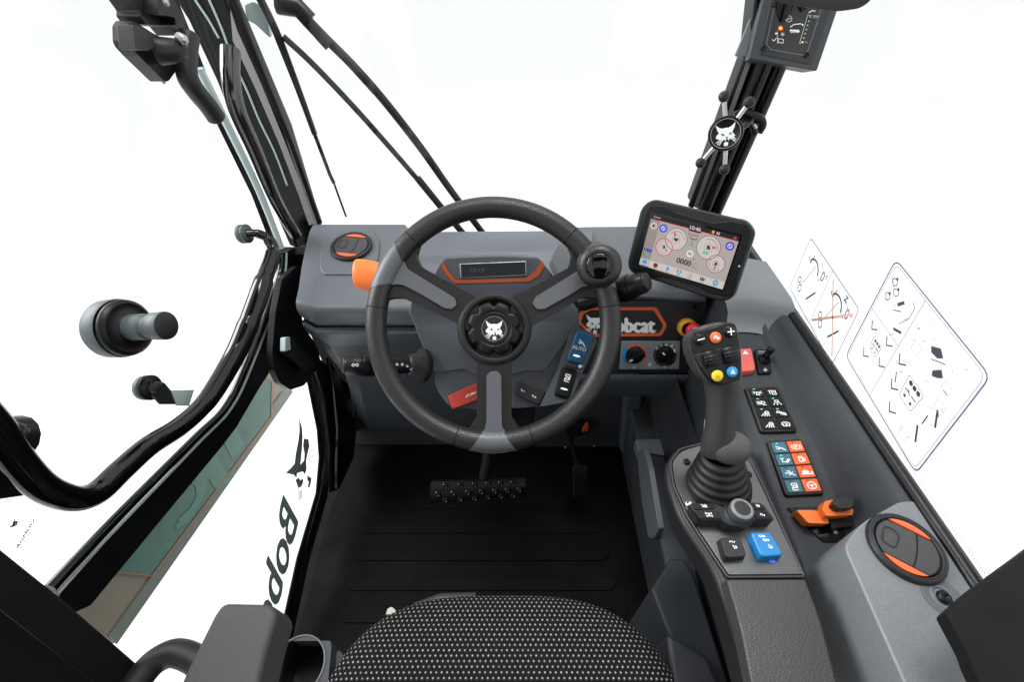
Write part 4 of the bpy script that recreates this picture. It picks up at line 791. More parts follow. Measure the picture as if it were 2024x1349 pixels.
mb = MB(CHAR); plate(mb, TS, [Z3(450, 105) + (30,), Z3(1390, 325) + (16,), Z3(1475, 440) + (10,), Z3(1270, 1080) + (10,), Z3(1190, 1140) + (14,), Z3(1080, 1130), Z3(225, 850) + (16,), Z3(190, 760) + (12,), Z3(330, 190) + (18,)], .035, taper=.88); mb.build('housing', ts, bevel=.005, segs=4)
mb = MB(MATS['mint_plastic'] if 0 else GREYL); plate(mb, TS, [Z3(1300, 310) + (4,), Z3(1400, 335) + (14,), Z3(1478, 440) + (12,), Z3(1272, 1075) + (4,), Z3(1262, 1066), Z3(1455, 450) + (12,), Z3(1390, 355) + (12,)], .02, h=-.003); mb.build('bright_edge', ts, bevel=.002)
mb = MB(BLK); plate(mb, TS, [Z3(400, 175) + (14,), Z3(590, 190) + (8,), Z3(680, 245) + (8,), Z3(1050, 350) + (6,), Z3(1240, 330) + (6,), Z3(1400, 370) + (12,), Z3(1435, 460) + (10,), Z3(1260, 1040) + (12,), Z3(1190, 1085) + (6,), Z3(1000, 1040) + (6,), Z3(900, 980) + (8,), Z3(560, 880) + (8,), Z3(450, 890) + (8,), Z3(250, 810) + (10,), Z3(240, 740) + (6,)], .006, h=.003); mb.build('bezel', ts, bevel=.002, segs=3)
mb = MB(GLOSS); q = Q(TS.off(.0035), *corn, 100, 60); mb.rect(q, -1.6, -1.6, 101.6, 61.6, h=.0002); mb.disc(PixQ(TS), *Z3(1305, 778), 2.2, LGY, h=.005, n=12); mb.build('screen_glass', ts)
g = MB(SC_BG); h1, h2, h3, h4 = .0004, .0006, .0008, .001
g.rect(q, 0, 0, 100, 55.5, h=h1); g.rect(q, 0, 54.7, 100, 60, SC_DK, h=h2); g.rect(q, 0, 54.3, 100, 54.9, SC_RD, h=h3); g.rect(q, 0, 0, 11.5, 54.3, SC_SIDE, h=h2)
g.rect(q, 12, 0, 100, 8.5, SC_TAB, h=h2); g.rect(q, 0, 0, 11.5, 8.5, SC_GL, h=h3); g.rect(q, 0, 0, 11.5, .7, SC_BL, h=h4)
g.poly(q, [(44, 54.8), (46, 52.5), (58, 52.5), (60, 54.8)], SC_DK, h=h3); g.line(q, [(44, 54.6), (46, 52.3), (58, 52.3), (60, 54.6)], .5, SC_RD, h=h4)
g.text(q, '10:46', 52, 54.2, 4.4, SC_WH, h=.0012, bold=.01); g.text(q, 'Comer', 7, 56.6, 2.2, SC_WH, h=.0012); g.text(q, 'N', 77, 55.8, 3.2, SC_WH, h=.0012, bold=.02)
g.disc(q, 71.5, 57.4, 1.6, SC_OR, h=h4); g.poly(q, [(69.9, 57.2), (73.1, 57.2), (71.5, 54.9)], SC_OR, h=h4); g.disc(q, 95.5, 57, 1.6, SC_RD, h=h4)
g.text(q, '0 km/h', 52, 47.6, 3, SC_DK, h=h4)
def gauge(x, y, r, red, ndl, a0, a1, ic):
    g.disc(q, x, y, r, SC_TAB, h=h2, n=40); g.arc(q, x, y, r, .8, m=SC_RD if red else SC_GY, h=h3, n=40); g.arc(q, x, y, r * .36, .35, m=SC_GY, h=h3, n=20)
    g.arc(q, x, y, r * .74, .45, a0, a1, SC_GY, h=h3, n=20); g.arc(q, x, y, r * .74, .6, a0 - 40, a0 - 6, SC_RD, h=h3, n=8)
    for k in range(9): a = radians(a0 + (a1 - a0) * k / 8); g.line(q, [(x + r * .62 * cos(a), y + r * .62 * sin(a)), (x + r * .74 * cos(a), y + r * .74 * sin(a))], .35, SC_GY, h=h4)
    a = radians(ndl); g.poly(q, [(x + r * .75 * cos(a), y + r * .75 * sin(a)), (x + r * .38 * cos(a + .32), y + r * .38 * sin(a + .32)), (x + r * .38 * cos(a - .32), y + r * .38 * sin(a - .32))], SC_RD, h=h4)
    icon(g, q, ic, x, y, r * .2, SC_DK, wd=.45, h=h4)
gauge(23.5, 27.5, 9.6, True, -40, 90, 300, 'fuel'); gauge(34.5, 39.5, 12.2, False, 118, 50, 150, 'beacon')
gauge(84.5, 25, 9.6, False, 270, 180, 320, 'frame'); gauge(71.5, 40, 12.8, False, 15, 30, 120, 'fuel')
for k in range(2): g.rect(q, 67.5 + k * 3.2, 32, 69.9 + k * 3.2, 35, SC_GN, h=h4)
for x_, y_, c_ in ((17, 47.5, SC_BL), (93, 47.5, SC_BL)): g.disc(q, x_, y_, 4.7, c_, h=h3); g.arc(q, x_, y_, 2.4, .7, m=SC_WH, h=h4, n=16); g.line(q, [(x_ - 2, y_), (x_ - .5, y_ + 2), (x_ + .5, y_ - 2), (x_ + 2, y_)], .6, SC_WH, h=h4)
g.disc(q, 5.6, 47.5, 4.4, SC_TAB, h=h3); g.arc(q, 5.6, 47.5, 4.4, .4, m=SC_GY, h=h4); g.poly(q, [(4, 46.5), (4, 48.5), (6.3, 50), (6.3, 45.2)], SC_DK, h=h4); g.arc(q, 6, 47.5, 2, .5, -50, 50, SC_DK, h=h4, n=6)
g.disc(q, 54, 28.2, 4, SC_WH, h=h3); g.text(q, 'N', 54, 26.5, 3.6, SC_DK, h=h4, bold=.02); g.text(q, '2', 60, 22.5, 2.3, SC_DK, h=h4, bold=.02)
g.text(q, '0000', 50, 14.5, 6.6, SC_DK, h=h4, bold=.02, wid=16.5); g.line(q, [(60.3, 15), (60.3, 17.5), (61.5, 19.5), (63.6, 19.5), (64.8, 17.5), (64.8, 15)], .4, SC_GY, h=h4, closed=True); g.line(q, [(59.6, 13.7), (65.5, 13.7)], .5, SC_GY, h=h4)
g.line(q, [(48.5, 46), (50, 44.6), (55.5, 44.6), (57, 46)], .8, SC_DK, h=h4); g.line(q, [(52.8, 44.6), (52.8, 37.5)], .5, SC_DK, h=h4); g.line(q, [(49.5, 36.8), (56.5, 36.8)], .6, SC_GN, h=h4); g.line(q, [(49.5, 38), (49.5, 35.5)], .6, SC_GN, h=h4); g.line(q, [(56.5, 38), (56.5, 35.5)], .6, SC_GN, h=h4)
g.rect(q, 3.6, 17.5, 11, 21, SC_BL, h=h3); g.rect(q, 4.4, 12.2, 7.8, 15.2, SC_GN, h=h3); g.line(q, [(3.8, 12), (11, 12), (11, 15.4), (3.8, 15.4)], .35, SC_GY, h=h4, closed=True); g.text(q, '17.8', 5.5, 25, 2.2, SC_GY, h=h4)
g.disc(q, 1.7, 19.5, 1, SC_DK, h=h3); g.line(q, [(1, 14.8), (2.6, 13)], .5, SC_DK, h=h3)
g.poly(q, [(3, 3), (8.6, 3), (8.6, 5.6), (9.6, 5.6), (5.8, 8), (2, 5.6), (3, 5.6)], SC_CY, h=h4); g.disc(q, 19.5, 4.8, 2.7, SC_DK, h=h4); g.arc(q, 19.5, 4.8, 1.2, .6, m=SC_RD, h=.0012, n=12)
g.rect(q, 33, 2.8, 35.8, 7, SC_CY, h=h4); g.poly(q, [(45, 6.5), (46.8, 7.6), (48, 6.8), (49.2, 7.6), (51, 6.5), (50.3, 4), (48, 2), (45.7, 4)], SC_CY, h=h4); g.disc(q, 48, 5, 1.3, SC_TAB, h=.0012)
g.line(q, [(59.5, 2.5), (63.5, 7.3)], .7, SC_SIDE, h=h4); g.line(q, [(63.5, 2.5), (59.5, 7.3)], .7, SC_SIDE, h=h4)
icon(g, q, 'truck', 75.5, 5, 2.8, SC_DK, wd=.35, h=h4); g.arc(q, 90.5, 5, 1.9, 1.5, m=SC_CY, h=h4, n=16)
for k in range(8): a = k * pi / 4; g.disc(q, 90.5 + 2.9 * cos(a), 5 + 2.9 * sin(a), .6, SC_CY, h=h4, n=8)
for x_ in (5.8, 19.5, 34.4, 48, 61.5, 75.5, 90.5): g.line(q, [(x_ - 2, 1.4), (x_ + 2, 1.4)], .6, SC_GY, h=h4)
g.build('screen_picture', ts)
mb = MB(BLK); mb.tube([TS.off(-.035).pt(1345, 500), PY(.80).pt(1335, 520)], .02); mb.build('mount', ts)
# clear dome sensor beside the screen
t = thing('sensor_dome', D(1475, 585, .9), 'small round black base with clear dome behind the touch screen corner', 'sensor')
o_ = TR.pt(1472, 592); MB(BLK).lathe(o_, (0, -.1, 1), [(.022, 0), (.022, .006), (.0195, .007), (.0195, .016), (.017, .018)], seg=32).build('base', t)
MB(DOME).lathe(o_, (0, -.1, 1), [(.0168, .018), (.0165, .026), (.013, .033), (.007, .036), (0, .037)], seg=32).build('dome', t)
mb = MB(SIL); mb.lathe(o_, (0, -.1, 1), [(.01, .018), (.009, .024), (.003, .027), (0, .027)], seg=16); mb.build('dial', t)
# ------------------------------------------------------------------ right side console
co = thing('side_console', (.42, .4, .5), 'grey moulded side console with deep trough running along the right window', 'console')
TP = P3((0, .30, .60), (1, .30, .60), (0, .60, .648)); W = lambda x, y, z: Vector((x, y, z))
tz = lambda y: .60 + (y - .30) * .16
mb = MB(GREY)
# cross sections along y: from inner left edge over trough floor up the wall to the sill
rows = []
for y_, zl, wl in ((.72, .60, .415), (.66, .60, .405), (.62, .60, .395), (.56, .60, .385), (.48, .60, .375), (.42, .58, .372), (.34, .56, .372), (.26, .55, .375), (.18, .54, .375), (-.2, .53, .375)):
    zb = tz(y_); r_ = [W(wl - .02, y_, zb - .20), W(wl, y_, zb - .02), W(wl + .008, y_, zb - .004), W(wl + .02, y_, zb)]
    r_ += [W(.45, y_, zb), W(.458, y_, zb + .003), W(.464, y_, zb + .012)]
    r_ += [W(.470, y_, .64 + .3 * (zb - .6)), W(.482, y_, .672), W(.49, y_, .681), W(.505, y_, .682)]
    rows.append(r_)
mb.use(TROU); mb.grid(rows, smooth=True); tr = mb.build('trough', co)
# rounded front wall of the trough, ledge
MB(GREYD).box((.42, .775, .43), (.2, .04, .5)).build('backing', co)
mb = MB(GREYL); rows = []
for k, (y_, z_) in enumerate(((.60, None), (.625, None), (.645, .655), (.665, .668), (.685, .678), (.76, .680))):
    z_ = z_ if z_ else tz(y_) + (.001 if k == 0 else .006)
    rows.append([W(x_, y_ - .0 * x_, z_) for x_ in (.36, .40, .44, .47, .488, .506)])
rows = []
prof = [(.604, .6515), (.616, .655), (.624, .662), (.632, .675), (.640, .690), (.650, .698), (.665, .701), (.70, .702), (.78, .702)]
for y_, z_ in prof: rows.append([W(x_, y_ - max(0, (x_ - .44)) * .35, z_) for x_ in (.398 - max(0, min(.045, (y_ - .632) * .7)), .41, .43, .45, .465, .48, .495, .508)])
mb.grid(rows); mb.build('front_wall', co)
mb = MB(GREYD); plate(mb, TP, [(1500, 560), (1500, 561), (1501, 561)], .001); 
# vent box on the right
VP = Plane((0, 0, .686), (0, 0, 1)); mb = MB(GREYL)
vb = [(1668, 1078, 14), (1700, 1036, 20), (1775, 996, 10), (1814, 1000, 8), (1860, 1065), (1990, 1262), (2110, 1450), (1826, 1450), (1788, 1349)]
plate(mb, VP, [(1668, 1080, 14), (1700, 1036, 24), (1778, 992, 12), (1806, 990, 6), (2110, 1450), (1832, 1450)], .14, taper=1.03); mb.build('vent_housing', co, bevel=.016, segs=5)
mb = MB(GREYL); plate(mb, VP, [(1800, 1262, 20), (1860, 1275, 10), (1935, 1349), (2000, 1450), (1860, 1450)], .004, h=-.0005); 
vent(co, VP.off(.001), 1789, 1084, .0388, -36)
MB(GREY).lathe(VP.pt(1862, 1180), (0, 0, 1), [(.020, .0006), (.014, .001), (.0105, -.0005), (.0085, .0006), (.0085, .0012)], seg=40).build('screw_recess', co)
MB(BLK).lathe(VP.pt(1865, 1183), (.1, 0, 1), [(.0072, 0), (.007, .003), (.005, .004), (.003, .004), (.0025, .0025), (0, .0025)], seg=24).build('bolt', co)
# inner side wall towards the footwell
mb = MB(GREY); rows = []
for y_, a in ((.74, 0), (.60, 0), (.45, .0), (.30, 0), (.1, 0), (-.3, 0)):
    rows.append([W(.335, y_, .0), W(.325, y_, .10), W(.300, y_, .285), W(.304, y_, .292), W(.345, y_, .295), W(.352, y_, .292), W(.36, y_, .47)])
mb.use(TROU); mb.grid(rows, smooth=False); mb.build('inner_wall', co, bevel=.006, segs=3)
mb = MB(GREY); plate(mb, PX(.290), [(1258, 893), (1272, 887), (1283, 930), (1302, 1046), (1292, 1066), (1281, 1064), (1268, 990)], .012, r=4); mb.build('grip_recess', co, bevel=.004, segs=3)
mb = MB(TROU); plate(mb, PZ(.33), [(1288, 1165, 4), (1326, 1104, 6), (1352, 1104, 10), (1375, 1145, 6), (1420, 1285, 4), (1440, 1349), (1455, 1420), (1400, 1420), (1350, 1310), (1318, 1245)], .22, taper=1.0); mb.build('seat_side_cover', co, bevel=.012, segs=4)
mb = MB(GREYD); plate(mb, PZ(.36), [(1318, 1250), (1400, 1300), (1450, 1420), (1340, 1420), (1326, 1330)], .1); mb.build('lower_cover', co, bevel=.008, segs=3)
mb = MB(GREYD); plate(mb, PZ(.30), rp([(1255, 868), (1345, 868), (1338, 905), (1262, 893)], 6), .03, m=GREY); mb.build('storage_lip', co, bevel=.006, segs=3)
# ------------------------------------------------------------------ hazard switch, mirror joystick, key pads
def hz():
    t = thing('hazard_switch', TP.pt(1480, 710), 'coral red hazard rocker switch with white triangle between joystick and mirror control', 'switch')
    r_ = rocker(t, TP.off(.004), ((1462, 735), (1494, 732), (1485, 688), (1458, 690)), REDL, thick=.012, h=.008, icons=(('tri', .5, 1.55, .22),), bev=.003); return t
hz()
t = thing('mirror_control', TP.pt(1513, 713), 'small black mirror control with tiny joystick beside the hazard switch', 'mirror control')
mq = Q(TP.off(.006), (1500, 739), (1527, 737), (1518, 690), (1491, 690), 1, 2)
mb = MB(BLK); mb.prism([mq.m(*p) for p in rp([(0, 0), (1, 0), (1, 2), (0, 2)], .2)], -TP.n * .01); mb.build('base', t, bevel=.002, segs=3)
mb = MB(BLK); o_ = mq.m(.55, 1.1); ax_ = Vector((.35, .3, 1)).normalized(); mb.lathe(o_, (0, 0, 1), [(.0105, 0), (.010, .002), (.0075, .005), (.006, .009)], seg=28); mb.tube([o_, o_ + ax_ * .016], .0045); mb.lathe(o_ + ax_ * .016, ax_, [(.0045, 0), (.0062, .003), (.0064, .008), (.005, .0085), (0, .0085)], seg=24); mb.build('stick', t)
mb = MB(WHT); mb.line(mq, [(.25, 1.78), (.7, 1.78)], .06, LGY); mb.line(mq, [(.2, 1.62), (.6, 1.62)], .04, LGY); icon(mb, mq, 'move', .5, .25, .15, wd=.35); mb.build('symbol', t)
def keypad(label, quad, rows_, cols, icons):
    t = thing('keypad', TP.pt(*quad[0]), label, 'keypad', 'eight button keypads on the side console')
    W_, H_ = 2.2, 4.3; q_ = Q(TP.off(.006), *quad, W_, H_)
    mb = MB(RUB); mb.prism([q_.m(*p) for p in rp([(0, 0), (W_, 0), (W_, H_), (0, H_)], .22)], -TP.n * .012, taper=1.03); mb.build('pad', t, bevel=.0018, segs=3)
    for c in range(2):
        for r_ in range(4):
            x0 = .12 + c * 1.0; y0 = .16 + (3 - r_) * 1.01; m_ = cols[c]
            mb = MB(m_); mb.prism([q_.m(*p, .0018) for p in rp([(x0 + .04, y0 + .05), (x0 + .92, y0 + .05), (x0 + .92, y0 + .92), (x0 + .04, y0 + .92)], .06, 3)], -TP.n * .004, taper=1.03); b = mb.build('button', t, bevel=.0006)
            nm, led = icons[r_ * 2 + c]; mb = MB(WHT); 
            if nm == 'P': mb.arc(q_, x0 + .48, y0 + .42, .2, .055, n=16, h=.0022); mb.text(q_, 'P', x0 + .48, y0 + .3, .24, h=.0022, bold=.02); mb.arc(q_, x0 + .48, y0 + .42, .31, .05, -40, 40, n=6, h=.0022); mb.arc(q_, x0 + .48, y0 + .42, .31, .05, 140, 220, n=6, h=.0022)
            elif nm == 'wheel': mb.arc(q_, x0 + .48, y0 + .44, .25, .06, n=18, h=.0022); mb.disc(q_, x0 + .48, y0 + .44, .08, n=10, h=.0022); mb.line(q_, [(x0 + .25, y0 + .47), (x0 + .71, y0 + .47)], .05, h=.0022); mb.line(q_, [(x0 + .48, y0 + .4), (x0 + .48, y0 + .2)], .05, h=.0022)
            elif nm == 'snail': mb.disc(q_, x0 + .44, y0 + .42, .21, n=14, h=.0022, ry=.16); mb.line(q_, [(x0 + .2, y0 + .28), (x0 + .8, y0 + .28), (x0 + .8, y0 + .45)], .08, h=.0022)
            else: icon(mb, q_, nm, x0 + .5, y0 + .42, .3, wd=.2, h=.0022)
            mb.line(q_, [(x0 + .3, y0 + .82), (x0 + .42, y0 + .82)], .05, GLED if led else (MATTE if m_ is not BLK else BLK), h=.0023)
            mb.build('symbol', b)
    return t
keypad('all black keypad with eight white pictogram buttons, farther from the seat', ((1505, 855), (1577, 853), (1537, 764), (1473, 766)), 4, (BLK, BLK),
       [('beacon', 1), ('door', 0), ('lamp', 1), ('wash', 1), ('work', 1), ('work2', 1), ('work', 0), ('rear', 0)])
keypad('keypad with four teal and four orange buttons, nearer the seat', ((1554, 981), (1631, 977), (1585, 868), (1517, 873)), 4, (TEAL, ORGP),
       [('boom', 1), ('P', 0), ('fork', 1), ('fuel', 0), ('arm', 0), ('snail', 0), ('frame', 0), ('wheel', 0)])
# orange rocker and battery switch
t = thing('isolator_panel', TP.pt(1625, 1035), 'black recessed plate with orange rocker and orange handled switch beside the round vent', 'switch panel')
mb = MB(GLOSS); plate(mb, TP, [(1553, 1005, 4), (1622, 1003, 4), (1700, 1003, 2), (1700, 1062), (1688, 1073, 4), (1626, 1073, 6)], .006, h=.003); mb.build('plate', t, bevel=.001)
mb = MB(ORG); mb.prism([TP.off(.022).pt(*p) for p in rp([(1574, 1009), (1612, 1009), (1634, 1022), (1640, 1036), (1598, 1035)], 5)], -TP.n * .016, taper=1.0); mb.build('rocker_switch', t, bevel=.0065, segs=4)
Z6 = lambda x, y: (1420 + x / 2.997, 640 + y / 2.997)
mb = MB(ORG); mb.prism([TP.off(.035).pt(*p) for p in rp([Z6(615, 1100), Z6(630, 1055), Z6(670, 1045), Z6(700, 1040), Z6(720, 1090), Z6(800, 1100), Z6(795, 1135), Z6(720, 1140), Z6(640, 1140)], 3)], -TP.n * .014); mb.build('switch_arm', t, bevel=.003, segs=3)
mb = MB(CHAR); mb.prism([TP.off(.048).pt(*p) for p in rp([Z6(680, 1070), Z6(710, 1025), Z6(800, 1018), Z6(812, 1050), Z6(800, 1098), Z6(720, 1102)], 5)], -TP.n * .018); mb.build('switch_knob', t, bevel=.004, segs=3)
mb = MB(BLK); mb.prism([TP.off(.02).pt(*p) for p in rp([Z6(660, 1145), Z6(800, 1135), Z6(800, 1200), Z6(670, 1215)], 3)], -TP.n * .02); mb.build('switch_base', t, bevel=.003)
MB(SIL).lathe(TP.off(.003).pt(1652, 1052), TP.n, [(.004, 0), (.003, .002), (0, .002)], seg=14).build('screw', t)
# ------------------------------------------------------------------ armrest console with joystick plate
ac = thing('armrest_console', PZ(.6).pt(1460, 1080), 'dark moulded armrest pod right of the seat with leather pad and control plate', 'armrest')
AP = PZ(.632)
mb = MB(CHAR); pod = [(1314, 915, 10), (1332, 888, 14), (1375, 872, 14), (1478, 872, 16), (1500, 905, 20), (1560, 1040, 30), (1596, 1115, 30), (1618, 1199, 30), (1660, 1420), (1496, 1420), (1440, 1215, 40), (1410, 1130, 30), (1338, 1020, 30), (1316, 950, 20)]
plate(mb, AP, pod, .06, taper=.9); mb.build('pod', ac, bevel=.010, segs=4)
PL = PZ(.6335)
mb = MB(PLT); plate(mb, PL, [(1328, 915, 8), (1345, 893, 14), (1390, 880, 10), (1463, 880, 10), (1487, 925, 6), (1520, 995), (1586, 1137, 3), (1440, 1138, 4), (1405, 1085, 10), (1362, 1020, 14), (1335, 960, 10)], .002, h=.0012); mb.build('control_plate', ac, bevel=.0008)
mb = MB(GREYD); mb.tube([PL.off(.001).pt(*p) for p in rp([(1325, 915), (1343, 889), (1390, 877), (1466, 877), (1490, 924), (1523, 994), (1590, 1141), (1438, 1142), (1402, 1088), (1359, 1022), (1332, 961)], 6)] + [PL.off(.001).pt(1325, 917)], .0016, seg=8); mb.build('plate_rim', ac)
mb = MB(LEATHG); plate(mb, PZ(.648), [(1437, 1146, 6), (1592, 1146, 6), (1622, 1225, 40), (1672, 1420), (1500, 1420), (1462, 1230, 40)], .02, taper=1.05); mb.build('pad', ac, bevel=.007, segs=4)
for x_, y_ in ((1357, 915), (1374, 981), (1462, 980), (1360, 998), (1478, 940)):
    MB(BLK if y_ < 950 else CHR).lathe(PL.pt(x_, y_), (0, 0, 1), [(.0052, 0), (.005, .003), (.0035, .0045), (.002, .0045), (.0018, .003), (0, .003)], seg=20).build('screw', ac)
rocker(ac, PL.off(.012), ((1436, 1103), (1476, 1100), (1462, 1062), (1424, 1064)), CHAR, label='black rocker switch with white symbols', thick=.014, h=.002, bev=.003, icons=(('swirl', .5, 1.5, .18), ('seat', .55, .95, .2)))
rocker(ac, PL.off(.014), ((1506, 1101), (1549, 1098), (1522, 1052), (1484, 1053)), BLU2, label='blue rocker switch with white hook symbol', thick=.016, h=.002, bev=.003, icons=(('truck', .45, 1.6, .17), ('truck', .55, 1.25, .17), ('hook', .6, .7, .2)))
MB(BLED).disc(frame(PL.off(.002), 1526, 1111), 0, 0, .004, n=10, ry=.0014).build('blue_light', ac); MB(DGLED).disc(frame(PL.off(.002), 1458, 1110), 0, 0, .006, n=10, ry=.0014).build('green_light', ac)
# rotary controller with four keys
rc = thing('rotary_controller', PL.pt(1455, 1020), 'charcoal rotary knob unit with four keys at the foot of the joystick', 'rotary control')
RP = PZ(.655); Z4 = lambda x, y: (1230 + x / 4.215, 840 + y / 4.215)
mb = MB(CHAR); plate(mb, RP, [Z4(560, 655) + (6,), Z4(760, 648) + (3,), Z4(850, 690) + (12,), Z4(1080, 650) + (12,), Z4(1170, 655) + (8,), Z4(1270, 790) + (8,), Z4(1245, 800) + (6,), Z4(1100, 795) + (4,), Z4(1040, 840) + (14,), Z4(900, 845) + (14,), Z4(830, 795) + (4,), Z4(640, 795) + (8,)], .022); mb.build('housing', rc, bevel=.003, segs=3)
for quad, ic in (((Z4(600, 708), Z4(772, 700), Z4(760, 650), Z4(580, 655)), 'cross'), ((Z4(640, 782), Z4(828, 782), Z4(812, 720), Z4(600, 718)), 'axle'), ((Z4(1090, 705), Z4(1195, 708), Z4(1155, 655), Z4(1075, 650)), 'truck'), ((Z4(1120, 785), Z4(1255, 788), Z4(1205, 725), Z4(1085, 722)), 'swirl')):
    q_ = Q(RP.off(.0018), *quad, 2, 1.2); mb = MB(BLK); mb.prism([q_.m(*p) for p in rp([(0, 0), (2, 0), (2, 1.2), (0, 1.2)], .15)], -RP.n * .004); k_ = mb.build('key', rc, bevel=.0008)
    mb = MB(WHT); icon(mb, q_, ic, 1, .6, .36, wd=.3, h=.0004); mb.build('symbol', k_)
MB(WHT).disc(frame(RP, *Z4(845, 658)), 0, 0, .0016, n=10, h=.001).build('dot', rc)
o_ = RP.pt(*Z4(966, 745)); knm = mat('knob_grey', (.07, .075, .078), .45)
MB(CHAR).lathe(o_, (0, 0, 1), [(.0182, 0), (.016, .0025), (.015, .003)], seg=48).build('collar', rc)
mb = MB(knm); mb.lathe(o_, (0, 0, 1), [(.0143, .003), (.0143, .0125), (.0138, .0145)], seg=56); mb.lathe(o_, (0, 0, 1), [(.0138, .0145), (.0124, .0162), (.0104, .0166), (.0098, .016)], GREYL, seg=56); mb.lathe(o_, (0, 0, 1), [(.0098, .016), (0, .0163)], CHAR, seg=56); mb.build('knob', rc)
# ------------------------------------------------------------------ joystick
jm = mat('joystick_grip', (.036, .036, .037), .5, bump=(600, .9, 'n'), vary=.05); jl = mat('joystick_rest', (.07, .067, .066), .5, bump=(600, .6, 'n'))
js = thing('joystick', PL.pt(1418, 955), 'grey joystick with thumb wheels and coloured buttons standing in a ribbed rubber boot', 'joystick')
bo = PL.pt(1418, 965); bt = D(1427, 895, .592); ax_ = (bt - bo).normalized(); L = (bt - bo).length
pr = [(.043, -.003), (.043, .004), (.0405, .008)]; hh = .008
for k in range(5):
    r_ = .0405 - .0035 * k; st = (L - .012) / 5; pr += [(r_, hh + st * .15), (r_ + .0012, hh + st * .45), (r_ - .001, hh + st * .8), (r_ - .005, hh + st * .95)]; hh += st
pr += [(.024, L)]; MB(RUB).lathe(bo, ax_, pr, seg=64).build('boot', js)
secs = [(1426, 905, .592, 33, 24), (1426, 888, .586, 34, 24), (1426, 868, .580, 31, 22), (1427, 845, .574, 27, 21), (1430, 815, .567, 28, 21), (1433, 785, .56, 31, 22), (1432, 755, .552, 36, 23), (1424, 725, .546, 44, 24), (1418, 695, .541, 46, 24), (1418, 668, .538, 42, 20)]
rows = []
S2 = spline([Vector((a, b, 0)) for a, b, *_ in secs], 4); S3 = spline([Vector((c, d, e)) for *_, c, d, e in secs], 4)
for p, k in zip(S2, S3):
    c_ = D(p.x, p.y, k.x); ru = k.y / FOC * k.x; rv = k.z / 1000; rows.append([c_ + R * cos(2 * pi * j / 32) * ru + F * (sin(2 * pi * j / 32) * rv + rv * .3) for j in range(32)])
mb = MB(jm); mb.grid(rows, closed=True); mb.add(rows[-1], [list(range(32))]); mb.build('handle', js)
# palm rest
mb = MB(jl); rows = []
pc = D(1445, 886, .582)
for i in range(13):
    t_ = pi * i / 12; rows.append([pc + (R * cos(a_) * .0255 * sin(t_) + (U * .6 - F * .0) * 0 + U * sin(a_) * .0225 * sin(t_) - F * cos(t_) * .02) for a_ in [2 * pi * j / 28 for j in range(28)]])
mb.grid(rows, closed=True); mb.build('palm_rest', js)
JP = PF(1415, 700, .522, tlt(44, 2)); J = X2
mb = MB(jm); plate(mb, JP, [J(1000, 385) + (10,), J(1085, 300) + (12,), J(1260, 262) + (16,), J(1375, 290) + (10,), J(1395, 350) + (6,), J(1420, 560) + (6,), J(1412, 745) + (8,), J(1300, 800) + (14,), J(1150, 790) + (12,), J(1070, 680) + (12,), J(1010, 520) + (12,)], .042, taper=.82); mb.build('head', js, bevel=.007, segs=4)
mb = MB(BLK); plate(mb, JP, [J(1005, 400) + (8,), J(1030, 345) + (8,), J(1160, 320) + (6,), J(1290, 275) + (8,), J(1365, 285) + (8,), J(1395, 430) + (6,), J(1412, 570) + (6,), J(1408, 740) + (6,), J(1250, 785) + (14,), J(1165, 770) + (10,), J(1085, 670) + (10,), J(1020, 530) + (8,)], .006, h=.002); mb.build('face_plate', js, bevel=.0025, segs=3)
def jbtn(x, y, r, m_, fn=None, label=None):
    px_, py_ = J(x, y); o_ = JP.off(.0022).pt(px_, py_); f_ = A(o_, frame(JP, px_, py_).u, frame(JP, px_, py_).v, JP.n); rad = r / 4.09 / FOC * .52
    mb = MB(BLK); mb.lathe(o_, JP.n, [(rad * 1.16, -.001), (rad * 1.14, .0006), (rad * 1.02, .0008)], seg=32); mb.lathe(o_, JP.n, [(rad, 0), (rad, .0018), (rad * .92, .0026), (0, .0028)], m_, seg=32); b = mb.build('button', js, label=label)
    if fn: mb = MB(WHT); fn(mb, f_, rad); mb.build('symbol', b)
jbtn(1078, 416, 44, BLK, lambda m_, f_, r_: m_.line(f_, [(-r_ * .6, -r_ * .1), (r_ * .6, r_ * .2)], r_ * .2, h=.0033), 'black button with white minus')
def plus(m_, f_, r_): m_.line(f_, [(-r_ * .6, -r_ * .05), (r_ * .6, r_ * .1)], r_ * .22, h=.0033); m_.line(f_, [(r_ * .05, -r_ * .6), (-r_ * .05, r_ * .6)], r_ * .22, h=.0033)
jbtn(1318, 352, 44, BLK, plus, 'black button with white plus')
jbtn(1200, 400, 46, ORGP, lambda m_, f_, r_: icon(m_, f_, 'swirl', 0, 0, r_ * .6, wd=.35, h=.0033), 'orange button with arrow')
jbtn(1214, 708, 46, YEL, lambda m_, f_, r_: icon(m_, f_, 'boom', 0, 0, r_ * .45, MATS['amber_plastic'], wd=.4, h=.0033), 'yellow button')
jbtn(1333, 676, 44, BLUP, lambda m_, f_, r_: icon(m_, f_, 'tri', 0, 0, r_ * .5, wd=.25, h=.0033), 'blue button with triangle')
for x, y in ((1165, 572), (1322, 540)):
    a_ = JP.off(.0035).pt(*J(x - 60, y + 12)); b_ = JP.off(.0035).pt(*J(x + 58, y - 14)); ax2 = (b_ - a_).normalized(); Lw = (b_ - a_).length
    mb = MB(BLK); mb.lathe(a_ - JP.n * .004, ax2, [(0, 0), (.0085, 0), (.0098, .0012), (.0102, Lw / 2), (.0098, Lw - .0012), (.0085, Lw), (0, Lw)], seg=80, fn=lambda a3, r3, h3: r3 * (1 + .05 * (1 if sin(a3 * 16) > 0 else -1))); mb.build('thumb_wheel', js)
